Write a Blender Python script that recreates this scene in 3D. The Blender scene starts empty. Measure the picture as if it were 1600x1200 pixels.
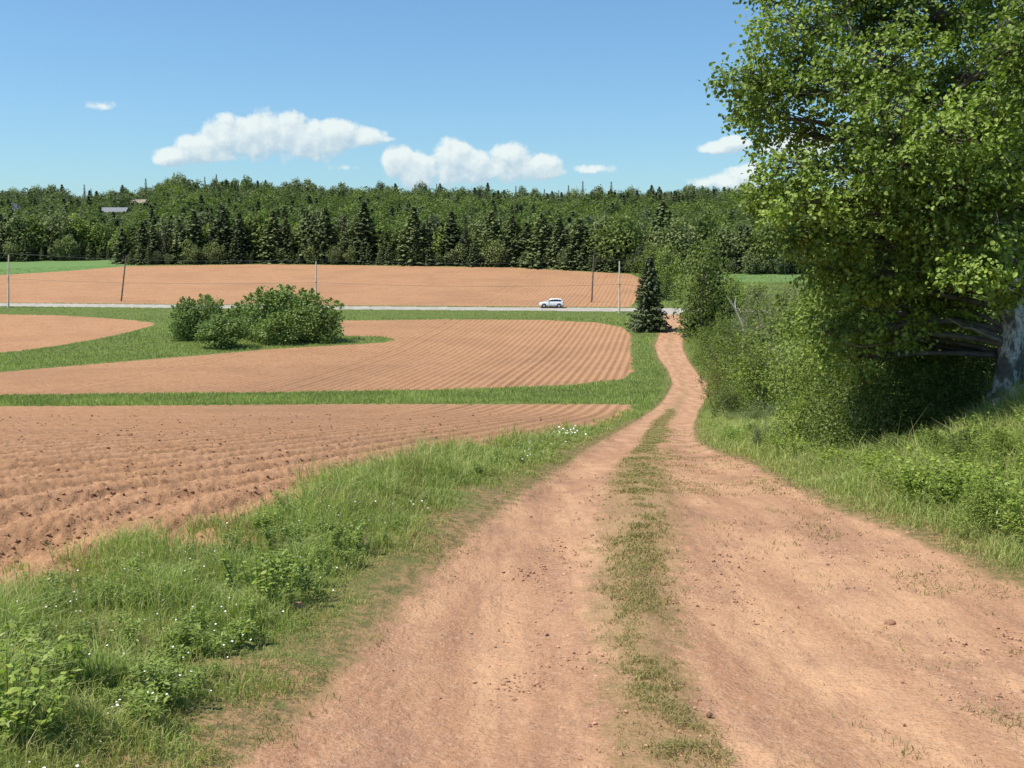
import bpy, math, random
import numpy as np
from mathutils import Vector

random.seed(11)
rng = np.random.default_rng(11)
PI = math.pi
scene = bpy.context.scene

# ------------------------------------------------------------------ camera
F = 1716.0                              # focal length in px of a 1600 px wide frame
PITCH = math.atan(200.0 / F)
EYE = 1.6
cam_d = bpy.data.cameras.new("camera")
cam_d.sensor_width = 36.0
cam_d.lens = 36.0 * F / 1600.0
cam_d.clip_start = 0.05
cam_d.clip_end = 12000.0
cam = bpy.data.objects.new("camera", cam_d)
cam.location = (0, 0, EYE)
cam.rotation_euler = (PI / 2 - PITCH, 0, 0)
scene.collection.objects.link(cam)
scene.camera = cam

# ------------------------------------------------------------------ exposure
scene.view_settings.view_transform = 'Standard'
scene.view_settings.look = 'None'
scene.view_settings.gamma = 1.0
scene.view_settings.use_curve_mapping = False
scene.view_settings.exposure = 0.5

# ------------------------------------------------------------------ sun and sky
SUN_EL = math.radians(60)
SUN_AZ = math.radians(14)               # how far behind the left shoulder
sdir = Vector((-math.cos(SUN_EL) * math.cos(SUN_AZ), -math.cos(SUN_EL) * math.sin(SUN_AZ), math.sin(SUN_EL)))
sun_d = bpy.data.lights.new("sun", 'SUN')
sun_d.energy = 4.6
sun_d.angle = math.radians(0.53)
sun_d.color = (1.0, 0.95, 0.87)
sun = bpy.data.objects.new("sun", sun_d)
sun.rotation_euler = sdir.to_track_quat('Z', 'Y').to_euler()
sun.location = (-60, -20, 80)
scene.collection.objects.link(sun)


def cosb(py):
    b = -(py - 600.0) / F
    return math.cos(PITCH) + b * math.sin(PITCH)


def slope(py):
    py = np.asarray(py, float)
    b = -(py - 600.0) / F
    return (-math.sin(PITCH) + b * math.cos(PITCH)) / (math.cos(PITCH) + b * math.sin(PITCH))


def xdir(px, py):
    px = np.asarray(px, float)
    py = np.asarray(py, float)
    b = -(py - 600.0) / F
    return (px - 800.0) / F / (math.cos(PITCH) + b * math.sin(PITCH))


def project(X, Y, Z):
    dy, dz = Y, Z - EYE
    depth = dy * math.cos(PITCH) - dz * math.sin(PITCH)
    up = dy * math.sin(PITCH) + dz * math.cos(PITCH)
    return 800 + F * X / depth, 600 - F * up / depth


world = bpy.data.worlds.new("World")
scene.world = world
world.use_nodes = True
WN, WL = world.node_tree.nodes, world.node_tree.links
WN.clear()


def wmath(op, a, b=None, c=None, clamp=False):
    n = WN.new('ShaderNodeMath')
    n.operation = op
    n.use_clamp = clamp
    for i, v in enumerate((a, b, c)):
        if v is None:
            continue
        if isinstance(v, (int, float)):
            n.inputs[i].default_value = v
        else:
            WL.new(v, n.inputs[i])
    return n.outputs[0]


def wsmooth(x, lo, hi, a=0.0, b=1.0):
    n = WN.new('ShaderNodeMapRange')
    n.interpolation_type = 'SMOOTHSTEP'
    n.inputs['From Min'].default_value = lo
    n.inputs['From Max'].default_value = hi
    n.inputs['To Min'].default_value = a
    n.inputs['To Max'].default_value = b
    WL.new(x, n.inputs['Value'])
    return n.outputs[0]


sky = WN.new('ShaderNodeTexSky')
sky.sky_type = 'NISHITA'
sky.sun_disc = False
sky.sun_elevation = SUN_EL
sky.sun_rotation = math.atan2(sdir.x, sdir.y)
sky.altitude = 0
sky.air_density = 1.0
sky.dust_density = 0.6
sky.ozone_density = 1.6

# clouds: puffs laid out by compass bearing and elevation (an infinitely far sky layer)
tc = WN.new('ShaderNodeTexCoord')
sep = WN.new('ShaderNodeSeparateXYZ')
WL.new(tc.outputs['Generated'], sep.inputs[0])
yy = wmath('MAXIMUM', sep.outputs[1], 0.02)
U = wmath('DIVIDE', sep.outputs[0], yy)
V = wmath('DIVIDE', sep.outputs[2], yy)

# (px, py, half width, half height up, half height down)
PUFFS = [
    (272, 247, 30, 20, 14, 1.0), (310, 232, 42, 26, 24, 1.0), (360, 214, 46, 32, 34, 1.0), (415, 206, 46, 36, 44, 1.0),
    (444, 198, 34, 28, 50, 1.0), (480, 218, 50, 26, 32, 1.0), (530, 212, 40, 24, 26, 1.0), (570, 214, 34, 16, 14, 1.0),
    (598, 218, 24, 8, 7, 0.5), (335, 246, 50, 14, 10, .9),
    (622, 246, 24, 20, 30, 1.0), (655, 262, 36, 24, 30, 1.0), (706, 250, 32, 30, 42, 1.0), (745, 262, 36, 26, 30, 1.0),
    (794, 250, 38, 26, 32, 1.0), (838, 260, 36, 22, 24, 1.0), (862, 270, 24, 14, 12, .9),
    (545, 262, 46, 9, 9, .2), (930, 264, 54, 11, 10, .35), (1120, 234, 46, 12, 9, .75), (1152, 222, 26, 11, 14, .9),
    (1130, 286, 50, 16, 12, .75), (1165, 274, 34, 18, 30, .9), (1250, 230, 60, 22, 18, .9),
    (168, 164, 44, 14, 12, .25),
]


def cloud_density(u, v):
    comb = WN.new('ShaderNodeCombineXYZ')
    WL.new(u, comb.inputs[0])
    WL.new(v, comb.inputs[1])
    # warp
    nz = WN.new('ShaderNodeTexNoise')
    nz.inputs['Scale'].default_value = 26
    nz.inputs['Detail'].default_value = 9
    nz.inputs['Roughness'].default_value = 0.58
    WL.new(comb.outputs[0], nz.inputs['Vector'])
    n1 = wmath('SUBTRACT', nz.outputs['Fac'], 0.5)
    nz2 = WN.new('ShaderNodeTexNoise')
    nz2.inputs['Scale'].default_value = 75
    nz2.inputs['Detail'].default_value = 5
    nz2.inputs['Roughness'].default_value = 0.6
    WL.new(comb.outputs[0], nz2.inputs['Vector'])
    n2 = wmath('SUBTRACT', nz2.outputs['Fac'], 0.5)
    best = None
    for (px, py, a, hu, hd, w) in PUFFS:
        u0, v0 = float(xdir(px, py)), float(slope(py))
        du = wmath('MULTIPLY', wmath('SUBTRACT', u, u0), F / (a * 1.08))
        dv = wmath('SUBTRACT', v, v0)
        up = wmath('MULTIPLY', wmath('MAXIMUM', dv, 0.0), F / (hu * 1.08))
        dn = wmath('MULTIPLY', wmath('MINIMUM', dv, 0.0), F / (hd * 1.08))
        dv2 = wmath('ADD', up, dn)
        r2 = wmath('ADD', wmath('MULTIPLY', du, du), wmath('MULTIPLY', dv2, dv2))
        e = wmath('SUBTRACT', w, r2)
        best = e if best is None else wmath('SMOOTH_MAX', best, e, 0.35)
    d = wmath('ADD', best, wmath('MULTIPLY', n1, 2.7))
    d = wmath('ADD', d, wmath('MULTIPLY', n2, 1.3))
    return d


d0 = cloud_density(U, V)
d1 = cloud_density(wmath('ADD', U, -6.0 / F), wmath('ADD', V, 13.0 / F))
ahead = wsmooth(sep.outputs[1], 0.1, 0.3)
alpha = wmath('MULTIPLY', wsmooth(d0, -0.12, 0.5), ahead)
lit = wmath('ADD', 0.50, wmath('MULTIPLY', wmath('SUBTRACT', d0, d1), 0.85), clamp=True)
crgb = WN.new('ShaderNodeMixRGB')
crgb.inputs[1].default_value = (4.0, 5.3, 6.2, 1)
crgb.inputs[2].default_value = (7.0, 7.7, 7.7, 1)
WL.new(lit, crgb.inputs[0])
tintn = WN.new('ShaderNodeMixRGB')
tintn.blend_type = 'MULTIPLY'
tintn.inputs[0].default_value = 1.0
tintn.inputs[2].default_value = (.78, 1.06, 1.23, 1)
WL.new(sky.outputs[0], tintn.inputs[1])
cmix = WN.new('ShaderNodeMixRGB')
WL.new(wmath('MULTIPLY', alpha, 0.97), cmix.inputs[0])
WL.new(tintn.outputs[0], cmix.inputs[1])
WL.new(crgb.outputs[0], cmix.inputs[2])
bg = WN.new('ShaderNodeBackground')
bg.inputs['Strength'].default_value = 0.085
WL.new(cmix.outputs[0], bg.inputs['Color'])
wout = WN.new('ShaderNodeOutputWorld')
WL.new(bg.outputs[0], wout.inputs['Surface'])
world.cycles.sampling_method = 'MANUAL'
world.cycles.sample_map_resolution = 512

scene.cycles.max_bounces = 6
scene.cycles.diffuse_bounces = 3
scene.cycles.transmission_bounces = 4
scene.cycles.transparent_max_bounces = 4
scene.cycles.caustics_reflective = False
scene.cycles.caustics_refractive = False

# ------------------------------------------------------------------ small helpers
col = scene.collection


def tag(o, label=None, cat=None, group=None, kind=None):
    if label: o["label"] = label
    if cat: o["category"] = cat
    if group: o["group"] = group
    if kind: o["kind"] = kind
    return o


def empty(name, loc, rz=0.0, s=1.0):
    o = bpy.data.objects.new(name, None)
    o.empty_display_size = 0.3
    o.location = loc
    o.rotation_euler = (0, 0, rz)
    o.scale = (s, s, s) if isinstance(s, (int, float)) else s
    col.objects.link(o)
    return o


def obj(name, me, parent=None, loc=None):
    o = bpy.data.objects.new(name, me)
    col.objects.link(o)
    if parent: o.parent = parent
    if loc is not None: o.location = loc
    return o


def make_mesh(name, verts, quads=None, tris=None, mat=None, smooth=False, attrs=None, tri_mat=None, quad_mat=None):
    verts = np.asarray(verts, np.float32).reshape(-1, 3)
    me = bpy.data.meshes.new(name)
    nq = 0 if quads is None else len(quads)
    nt = 0 if tris is None else len(tris)
    loops = []
    if nq: loops.append(np.asarray(quads, np.int32).ravel())
    if nt: loops.append(np.asarray(tris, np.int32).ravel())
    loops = np.concatenate(loops)
    me.vertices.add(len(verts))
    me.vertices.foreach_set("co", verts.ravel())
    me.loops.add(len(loops))
    me.loops.foreach_set("vertex_index", loops)
    starts = np.concatenate([np.arange(nq) * 4, nq * 4 + np.arange(nt) * 3]).astype(np.int32)
    me.polygons.add(nq + nt)
    me.polygons.foreach_set("loop_start", starts)
    me.polygons.foreach_set("use_smooth", np.full(nq + nt, smooth, bool))
    me.update(calc_edges=True)
    if attrs:
        for k, v in attrs.items():
            a = me.attributes.new(k, 'FLOAT', 'POINT')
            a.data.foreach_set("value", np.asarray(v, np.float32))
    if mat:
        for m in (mat if isinstance(mat, (list, tuple)) else [mat]):
            me.materials.append(m)
    return me


def hash2(xi, yi, seed):
    h = (xi.astype(np.int64) * 374761393 + yi.astype(np.int64) * 668265263 + seed * 974634777) & 0xFFFFFFFF
    h = ((h ^ (h >> 13)) * 1274126177) & 0xFFFFFFFF
    h = (h ^ (h >> 16)) & 0xFFFFFFFF
    return h / 4294967295.0


def vnoise(x, y, seed=0):
    x = np.asarray(x, float); y = np.asarray(y, float)
    x0 = np.floor(x); y0 = np.floor(y)
    fx = x - x0; fy = y - y0
    fx = fx * fx * (3 - 2 * fx); fy = fy * fy * (3 - 2 * fy)
    a = hash2(x0, y0, seed); b = hash2(x0 + 1, y0, seed)
    c = hash2(x0, y0 + 1, seed); d = hash2(x0 + 1, y0 + 1, seed)
    return (a + (b - a) * fx) * (1 - fy) + (c + (d - c) * fx) * fy


def fbm(x, y, seed=0, o=4, gain=.5):
    s = 0; a = 1.0; t = 0
    for i in range(o):
        s = s + a * vnoise(x * 2 ** i + 17.3 * i, y * 2 ** i - 9.1 * i, seed + i)
        t += a; a *= gain
    return s / t


def sstep(a, b, x):
    t = np.clip((np.asarray(x, float) - a) / (b - a), 0, 1)
    return t * t * (3 - 2 * t)


# ------------------------------------------------------------------ terrain profile along the view
prof = [(-40, 2.6, 1), (-15, 1.0, 1), (0, 0.0, 1), (4.04, 1200, 0), (6.2, 985, 0), (9.8, 800, 0), (15, 737, 0), (23, 698, 0), (45, 662, 0),
        (77, 640, 0), (90, 625, 0), (105, 603, 0), (137, 560, 0), (165, 525, 0), (190, 497, 0), (203, 484.0, 0), (212, 475.5, 0), (225, 467, 0),
        (262, 441, 0), (310, 415, 0), (340, 404, 0), (400, 384, 0), (500, 357, 0), (600, 339, 0), (740, 325, 0),
        (1000, 36, 1), (3500, 18, 1)]
PY = np.array([p[0] for p in prof], float)
PZ = np.array([p[1] if p[2] else EYE + float(slope(p[1])) * p[0] for p in prof])


def pchip(xk, yk, x):
    h = np.diff(xk); d = np.diff(yk) / h
    m = np.zeros(len(xk))
    m[0] = d[0]; m[-1] = d[-1]
    for i in range(1, len(xk) - 1):
        if d[i - 1] * d[i] > 0:
            w1 = 2 * h[i] + h[i - 1]; w2 = h[i] + 2 * h[i - 1]
            m[i] = (w1 + w2) / (w1 / d[i - 1] + w2 / d[i])
    i = np.clip(np.searchsorted(xk, x) - 1, 0, len(h) - 1)
    t = (x - xk[i]) / h[i]
    return ((2 * t**3 - 3 * t**2 + 1) * yk[i] + (t**3 - 2 * t**2 + t) * h[i] * m[i]
            + (-2 * t**3 + 3 * t**2) * yk[i + 1] + (t**3 - t**2) * h[i] * m[i + 1])


TY = np.concatenate([np.arange(-40, 20, .05), np.arange(20, 300, .25), np.arange(300, 3500, 2.0)])
TZ = pchip(PY, PZ, TY)
_k = np.ones(5) / 5
_in = (TY > 3) & (TY < 760)
T_row = np.full(len(TY), np.nan)
vis = TY > 2.5
_, rr = project(0.0, TY[vis], TZ[vis])
RY = TY[vis][TY[vis] < 760]
RR = rr[TY[vis] < 760]
RRm = np.minimum.accumulate(RR)


def row2Y(row):
    return np.interp(-np.asarray(row, float), -RRm, RY)


def P2W(px, py):
    """pixel of the photograph -> point on the base slope"""
    Y = row2Y(py)
    return float(xdir(px, py) * Y), float(Y)


# road edges
LE = [(370, 1200), (480, 1110), (560, 1020), (640, 930), (720, 850), (790, 792), (850, 748), (915, 703), (965, 674), (1010, 646), (1040, 622),
      (1052, 600), (1045, 580), (1029, 558), (1024, 540), (1032, 520), (1042, 505), (1036, 492), (1032, 484)]
RE = [(1760, 1200), (1690, 1000), (1600, 925), (1500, 876), (1400, 830), (1300, 795), (1240, 762), (1180, 727), (1110, 702), (1085, 688), (1083, 665),
      (1090, 641), (1104, 617), (1104, 600), (1090, 585), (1076, 565), (1066, 545), (1066, 525), (1069, 508), (1066, 495), (1064, 484)]
_l = [P2W(*p) for p in LE]; _r = [P2W(*p) for p in RE]
_l = [(-4.6, -25), (-2.0, -3)] + _l
_r = [(0.2, -25), (2.2, -3)] + _r
LYk = np.array([p[1] for p in _l]); LXk = np.array([p[0] for p in _l])
RYk = np.array([p[1] for p in _r]); RXk = np.array([p[0] for p in _r])
o_ = np.argsort(LYk); LYk, LXk = LYk[o_], LXk[o_]
o_ = np.argsort(RYk); RYk, RXk = RYk[o_], RXk[o_]
xL = lambda Y: np.interp(Y, LYk, LXk)
xR = lambda Y: np.interp(Y, RYk, RXk)
# median strip: px centre, row, half width px, strength
MD = [(1048, 1200, 84, 1), (1020, 1110, 66, 1), (1008, 1040, 56, 1), (1000, 960, 56, .95), (992, 900, 58, 1), (1002, 810, 55, .9), (998, 750, 42, 1), (1004, 712, 28, 1), (1012, 697, 12, .9),
      (1022, 676, 12, .75), (1034, 655, 12, .8), (1052, 634, 9, .7), (1070, 615, 6, .5), (1066, 590, 4, .3), (1048, 560, 4, .2), (1045, 540, 4, .5), (1052, 520, 4, .6), (1050, 505, 3, 0)]
mk = []
for (px, py, hw, st) in MD:
    x, y = P2W(px, py)
    mk.append((y, x, hw / F * y * 1.12, st))
mk = [(-25, -2.3, .3, 1)] + mk
mk = np.array(sorted(mk))
mX = lambda Y: np.interp(Y, mk[:, 0], mk[:, 1])
mW = lambda Y: np.interp(Y, mk[:, 0], mk[:, 2])
mS = lambda Y: np.interp(Y, mk[:, 0], mk[:, 3])

RIDGE_PX = np.array([-400, 0, 60, 150, 230, 270, 420, 600, 740, 860, 1000, 1170, 1400, 2000], float)
RIDGE_ROW = np.array([328, 328, 323, 327, 323, 309, 313, 321, 322, 330, 326, 321, 323, 328], float)
Z740 = float(pchip(PY, PZ, np.array([740.]))[0])


def H(X, Y):
    X = np.asarray(X, float); Y = np.asarray(Y, float)
    z = np.interp(Y, TY, TZ)
    # ridge line
    pxx = 800 + F * X / np.maximum(Y, 50)
    rowr = np.interp(pxx, RIDGE_PX, RIDGE_ROW)
    dz = (EYE + slope(rowr) * 740) - Z740
    z = z + dz * sstep(430, 740, Y) + (dz * 0.0)
    # crossing fall-off far beyond the sides
    # right bank beside the track
    off = X - xR(Y)
    bank = sstep(0.9, 4.2, off) * (0.85 * (1 - sstep(16, 34, Y)) + 0.25 * (1 - sstep(90, 180, Y))) * (1 - sstep(185, 200, Y)) * sstep(-20, 2, Y)
    z = z + bank
    # left verge: a low lip, the field a little under it
    offl = xL(Y) - X
    z = z + (0.05 * sstep(0, .5, offl) - 0.09 * sstep(1.5, 3.2, offl)) * (1 - sstep(25, 70, Y))
    # gentle roll
    big = (fbm(X * .03, Y * .03, 5, 3) - .5) * .5 * sstep(30, 90, np.abs(Y)) * (1 - sstep(180, 200, Y) * (1 - sstep(225, 260, Y)))
    z = z + big * .35
    # track surface
    onroad = sstep(-.2, .25, X - xL(Y)) * sstep(-.2, .25, xR(Y) - X) * (1 - sstep(190, 205, Y))
    m = mX(Y)
    g = lambda c, w: np.exp(-((X - c) / w) ** 2)
    z = z + onroad * (1 - sstep(60, 110, Y)) * (-.045 * g(m - .85, .42) - .045 * g(m + .85, .42) + .02 * g(m, .25) - .02)
    return z


def ground(x, y):
    return float(H(np.array([x]), np.array([y]))[0])


# field outlines, as px of the photograph on the base slope
FIELDS = {
    'ploughed_field_near': [(-900, 636), (0, 636), (300, 634), (600, 632), (982, 632), (986, 642), (972, 656), (935, 672), (870, 680), (800, 702), (700, 724), (640, 740),
                            (560, 770), (480, 800), (400, 835), (300, 870), (200, 900), (100, 930), (0, 960), (-300, 1060), (-900, 1120)],
    'ploughed_field_middle': [(-900, 618), (-900, 590), (-300, 588), (0, 582), (150, 569), (300, 557), (420, 546), (540, 539), (600, 535), (618, 530), (600, 526), (535, 524),
                              (530, 501), (700, 499), (850, 500), (930, 504), (972, 511), (985, 522), (987, 560), (988, 582), (970, 593), (900, 602), (700, 609), (400, 613), (0, 617)],
    'ploughed_field_left': [(-900, 485), (-300, 488), (0, 491), (100, 493), (200, 500), (238, 504), (240, 509), (180, 524), (100, 539), (0, 552), (-300, 570), (-900, 585)],
    'ploughed_field_far': [(-900, 472.5), (0, 473), (500, 477), (985, 480), (1002, 462), (1003, 436), (985, 428), (800, 418), (600, 415), (420, 413), (200, 416), (100, 424), (0, 430), (-300, 443), (-900, 455)],
}
ROADP = [(-1500, 466.5), (0, 473.5), (500, 478.2), (985, 481.5), (1200, 482.6), (2200, 484), (2200, 489), (1200, 488), (1066, 487.5), (1064, 491), (1036, 491), (1032, 487), (985, 486.6), (500, 483.0), (0, 478.5), (-1500, 471.2)]


def wpoly(pts, n=6):
    out = []
    for i in range(len(pts)):
        a, b = pts[i], pts[(i + 1) % len(pts)]
        for k in range(n):
            t = k / n
            out.append(P2W(a[0] + (b[0] - a[0]) * t, a[1] + (b[1] - a[1]) * t))
    return np.array(out)


def sdf(poly, X, Y, far=3.0):
    """signed distance (negative inside), clamped outside the bounding box"""
    d = np.full(X.shape, far)
    lo = poly.min(0) - far; hi = poly.max(0) + far
    idx = np.nonzero((X > lo[0]) & (X < hi[0]) & (Y > lo[1]) & (Y < hi[1]))[0]
    if not len(idx): return d
    x = X[idx]; y = Y[idx]
    best = np.full(len(idx), 1e9); inside = np.zeros(len(idx), bool)
    n = len(poly)
    for i in range(n):
        ax, ay = poly[i]; bx, by = poly[(i + 1) % n]
        ex, ey = bx - ax, by - ay
        L = ex * ex + ey * ey
        if L < 1e-9: continue
        t = np.clip(((x - ax) * ex + (y - ay) * ey) / L, 0, 1)
        q = (x - ax - t * ex) ** 2 + (y - ay - t * ey) ** 2
        best = np.minimum(best, q)
        c = ((ay > y) != (by > y))
        with np.errstate(divide='ignore', invalid='ignore'):
            xi = ax + (y - ay) / (ey if ey != 0 else 1e-12) * ex
        inside ^= (c & (x < xi))
    s = np.sqrt(best) * np.where(inside, -1, 1)
    d[idx] = np.clip(s, -far, far)
    return d


FP = {k: wpoly(v, 3) for k, v in FIELDS.items()}
ROADPOLY = wpoly(ROADP, 3)


def d_fields(X, Y):
    d = np.full(X.shape, 3.0); which = np.full(X.shape, -1)
    for i, (k, p) in enumerate(FP.items()):
        s = sdf(p, X, Y)
        which = np.where(s < d, i, which)
        d = np.minimum(d, s)
    return d, which


def d_track(X, Y):
    return np.where(Y < 204.5, np.clip(np.maximum(xL(Y) - X, X - xR(Y)), -3, 3), 3.0)


# ------------------------------------------------------------------ ground mesh
phi_in = np.radians(np.arange(-27.5, 27.5, 0.062))
phi_o = np.radians(np.concatenate([np.linspace(27.8, 45, 50), np.linspace(47, 100, 26)]))
phi = np.concatenate([-phi_o[::-1], phi_in, phi_o])
rad = [3.0]
while rad[-1] < 3300:
    r = rad[-1]
    k = .02 if r < 9 else .0034 if r < 22 else .0052 if r < 60 else .0042 if r < 100 else .0034 if r < 330 else .01 if r < 400 else .02 if r < 800 else .08
    rad.append(r * (1 + k))
rad = np.array(rad)
NP_, NR = len(phi), len(rad)
CY = -8.0
GX = (rad[:, None] * np.sin(phi)[None, :]).ravel()
GY = (CY + rad[:, None] * np.cos(phi)[None, :]).ravel()
DF, WF = d_fields(GX, GY)
DT = d_track(GX, GY)
DA = sdf(ROADPOLY, GX, GY)
GZ = H(GX, GY)
dist = np.hypot(GX, GY)
infield = 1 - sstep(-0.35, 0.05, DF)
PERIOD = 0.9


def furrow(X, Y, inf):
    ph = (X - 0.14 * Y) / PERIOD + (fbm(X * .03, Y * .012, 9, 2) - .5) * .25
    rowi = np.floor(ph)
    ramp = .7 + .3 * hash2(rowi, rowi * 0, 3)
    wheel = np.isin(np.mod(rowi, 22), [3, 5])
    c = np.cos(2 * PI * ph)
    amp = np.where(Y < 90, .078 + .0 * Y, .10)
    return inf * amp * np.sign(c) * np.abs(c) ** .8 * ramp - inf * wheel * .07 * (Y > 60) * (1 - np.abs(2 * (ph - rowi) - 1))


GZ = GZ + furrow(GX, GY, infield)
near = 1 - sstep(18, 60, dist)
clod = fbm(GX * 16, GY * 13, 21, 3, .6)
clod2 = fbm(GX * 3.1, GY * 3.1, 31, 3)
GZ = GZ + infield * (near * .034 * (np.maximum(clod - .5, 0) * 2.2 + (clod - .5)) + (.35 - .12 * near) * .07 * (clod2 - .5))
ontrack = 1 - sstep(-.2, .1, DT)
GZ = GZ + ontrack * near * (.032 * (fbm(GX * 2.2, GY * 2.2, 41, 4, .6) - .5) + .016 * (fbm(GX * 14, GY * 14, 44, 2) - .5))
GZ = GZ + (1 - ontrack) * (1 - infield) * (1 - sstep(-.3, .2, -DA)) * .05 * (fbm(GX * 1.2, GY * 1.2, 47, 3) - .5)
inA = 1 - sstep(-.3, .3, DA)
idx = np.arange(NR * NP_).reshape(NR, NP_)
quads = np.stack([idx[:-1, :-1], idx[:-1, 1:], idx[1:, 1:], idx[1:, :-1]], -1).reshape(-1, 4)[:, ::-1]
fc = quads.mean(1).astype(int)
fdf = DF[quads].mean(1); fdt = DT[quads].mean(1); fda = DA[quads].mean(1); fw = WF[quads[:, 0]]
region = np.zeros(len(quads), int)
region[fdf < 0] = 1 + fw[fdf < 0]
region[(fdt < 0)] = 5
region[(fda < 0)] = 6
MEDN = (np.abs(GX - mX(GY)) / np.maximum(mW(GY), .02))
MEDS = mS(GY) * (GY < 204)


# ------------------------------------------------------------------ materials
def new_mat(name):
    m = bpy.data.materials.new(name)
    m.use_nodes = True
    m.node_tree.nodes.clear()
    return m


class G:
    def __init__(s, m):
        s.m = m; s.n = m.node_tree.nodes; s.l = m.node_tree.links

    def put(s, sock, v):
        if v is None: return
        if isinstance(v, (int, float)): sock.default_value = v
        elif isinstance(v, tuple): sock.default_value = v if len(v) == len(sock.default_value) else (*v, 1)
        else: s.l.new(v, sock)

    def math(s, op, a, b=None, clamp=False):
        n = s.n.new('ShaderNodeMath'); n.operation = op; n.use_clamp = clamp
        s.put(n.inputs[0], a); s.put(n.inputs[1], b)
        return n.outputs[0]

    def mr(s, x, lo, hi, a=0., b=1., smooth=True):
        n = s.n.new('ShaderNodeMapRange')
        n.interpolation_type = 'SMOOTHSTEP' if smooth else 'LINEAR'
        for k, v in (('Value', x), ('From Min', lo), ('From Max', hi), ('To Min', a), ('To Max', b)): s.put(n.inputs[k], v)
        return n.outputs[0]

    def mix(s, f, a, b, blend='MIX'):
        n = s.n.new('ShaderNodeMixRGB'); n.blend_type = blend
        s.put(n.inputs[0], f); s.put(n.inputs[1], a); s.put(n.inputs[2], b)
        return n.outputs[0]

    def noise(s, scale, detail=4, rough=.55, vec=None, sy=None):
        n = s.n.new('ShaderNodeTexNoise')
        n.inputs['Scale'].default_value = scale; n.inputs['Detail'].default_value = detail; n.inputs['Roughness'].default_value = rough
        if vec is None: vec = s.pos()
        if sy is not None:
            mp = s.n.new('ShaderNodeMapping'); mp.inputs['Scale'].default_value = sy
            s.l.new(vec, mp.inputs['Vector']); vec = mp.outputs[0]
        s.l.new(vec, n.inputs['Vector'])
        return n.outputs['Fac']

    def pos(s):
        if not hasattr(s, '_p'):
            s._p = s.n.new('ShaderNodeTexCoord').outputs['Object']
        return s._p

    def attr(s, name):
        n = s.n.new('ShaderNodeAttribute'); n.attribute_name = name
        return n.outputs['Fac']

    def rand(s):
        return s.n.new('ShaderNodeObjectInfo').outputs['Random']

    def bump(s, h, dist, strength=1.0):
        n = s.n.new('ShaderNodeBump'); n.inputs['Distance'].default_value = dist; n.inputs['Strength'].default_value = strength
        s.l.new(h, n.inputs['Height'])
        return n.outputs[0]

    def out(s, shader):
        o = s.n.new('ShaderNodeOutputMaterial'); s.l.new(shader, o.inputs['Surface'])

    def principled(s, color, rough=.8, normal=None, spec=.2, metal=0., **kw):
        p = s.n.new('ShaderNodeBsdfPrincipled')
        s.put(p.inputs['Base Color'], color); s.put(p.inputs['Roughness'], rough)
        s.put(p.inputs['Specular IOR Level'], spec); s.put(p.inputs['Metallic'], metal)
        for k, v in kw.items(): s.put(p.inputs[k.replace('_', ' ')], v)
        if normal is not None: s.l.new(normal, p.inputs['Normal'])
        return p.outputs[0]


def plain(name, color, rough=.6, spec=.3, var=.12, scale=3.0, metal=0., **kw):
    m = new_mat(name); g = G(m)
    c = g.mix(g.mr(g.noise(scale), .3, .7), tuple(x * (1 - var) for x in color), tuple(min(1, x * (1 + var)) for x in color))
    g.out(g.principled(c, rough, spec=spec, metal=metal, **kw))
    return m


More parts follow.
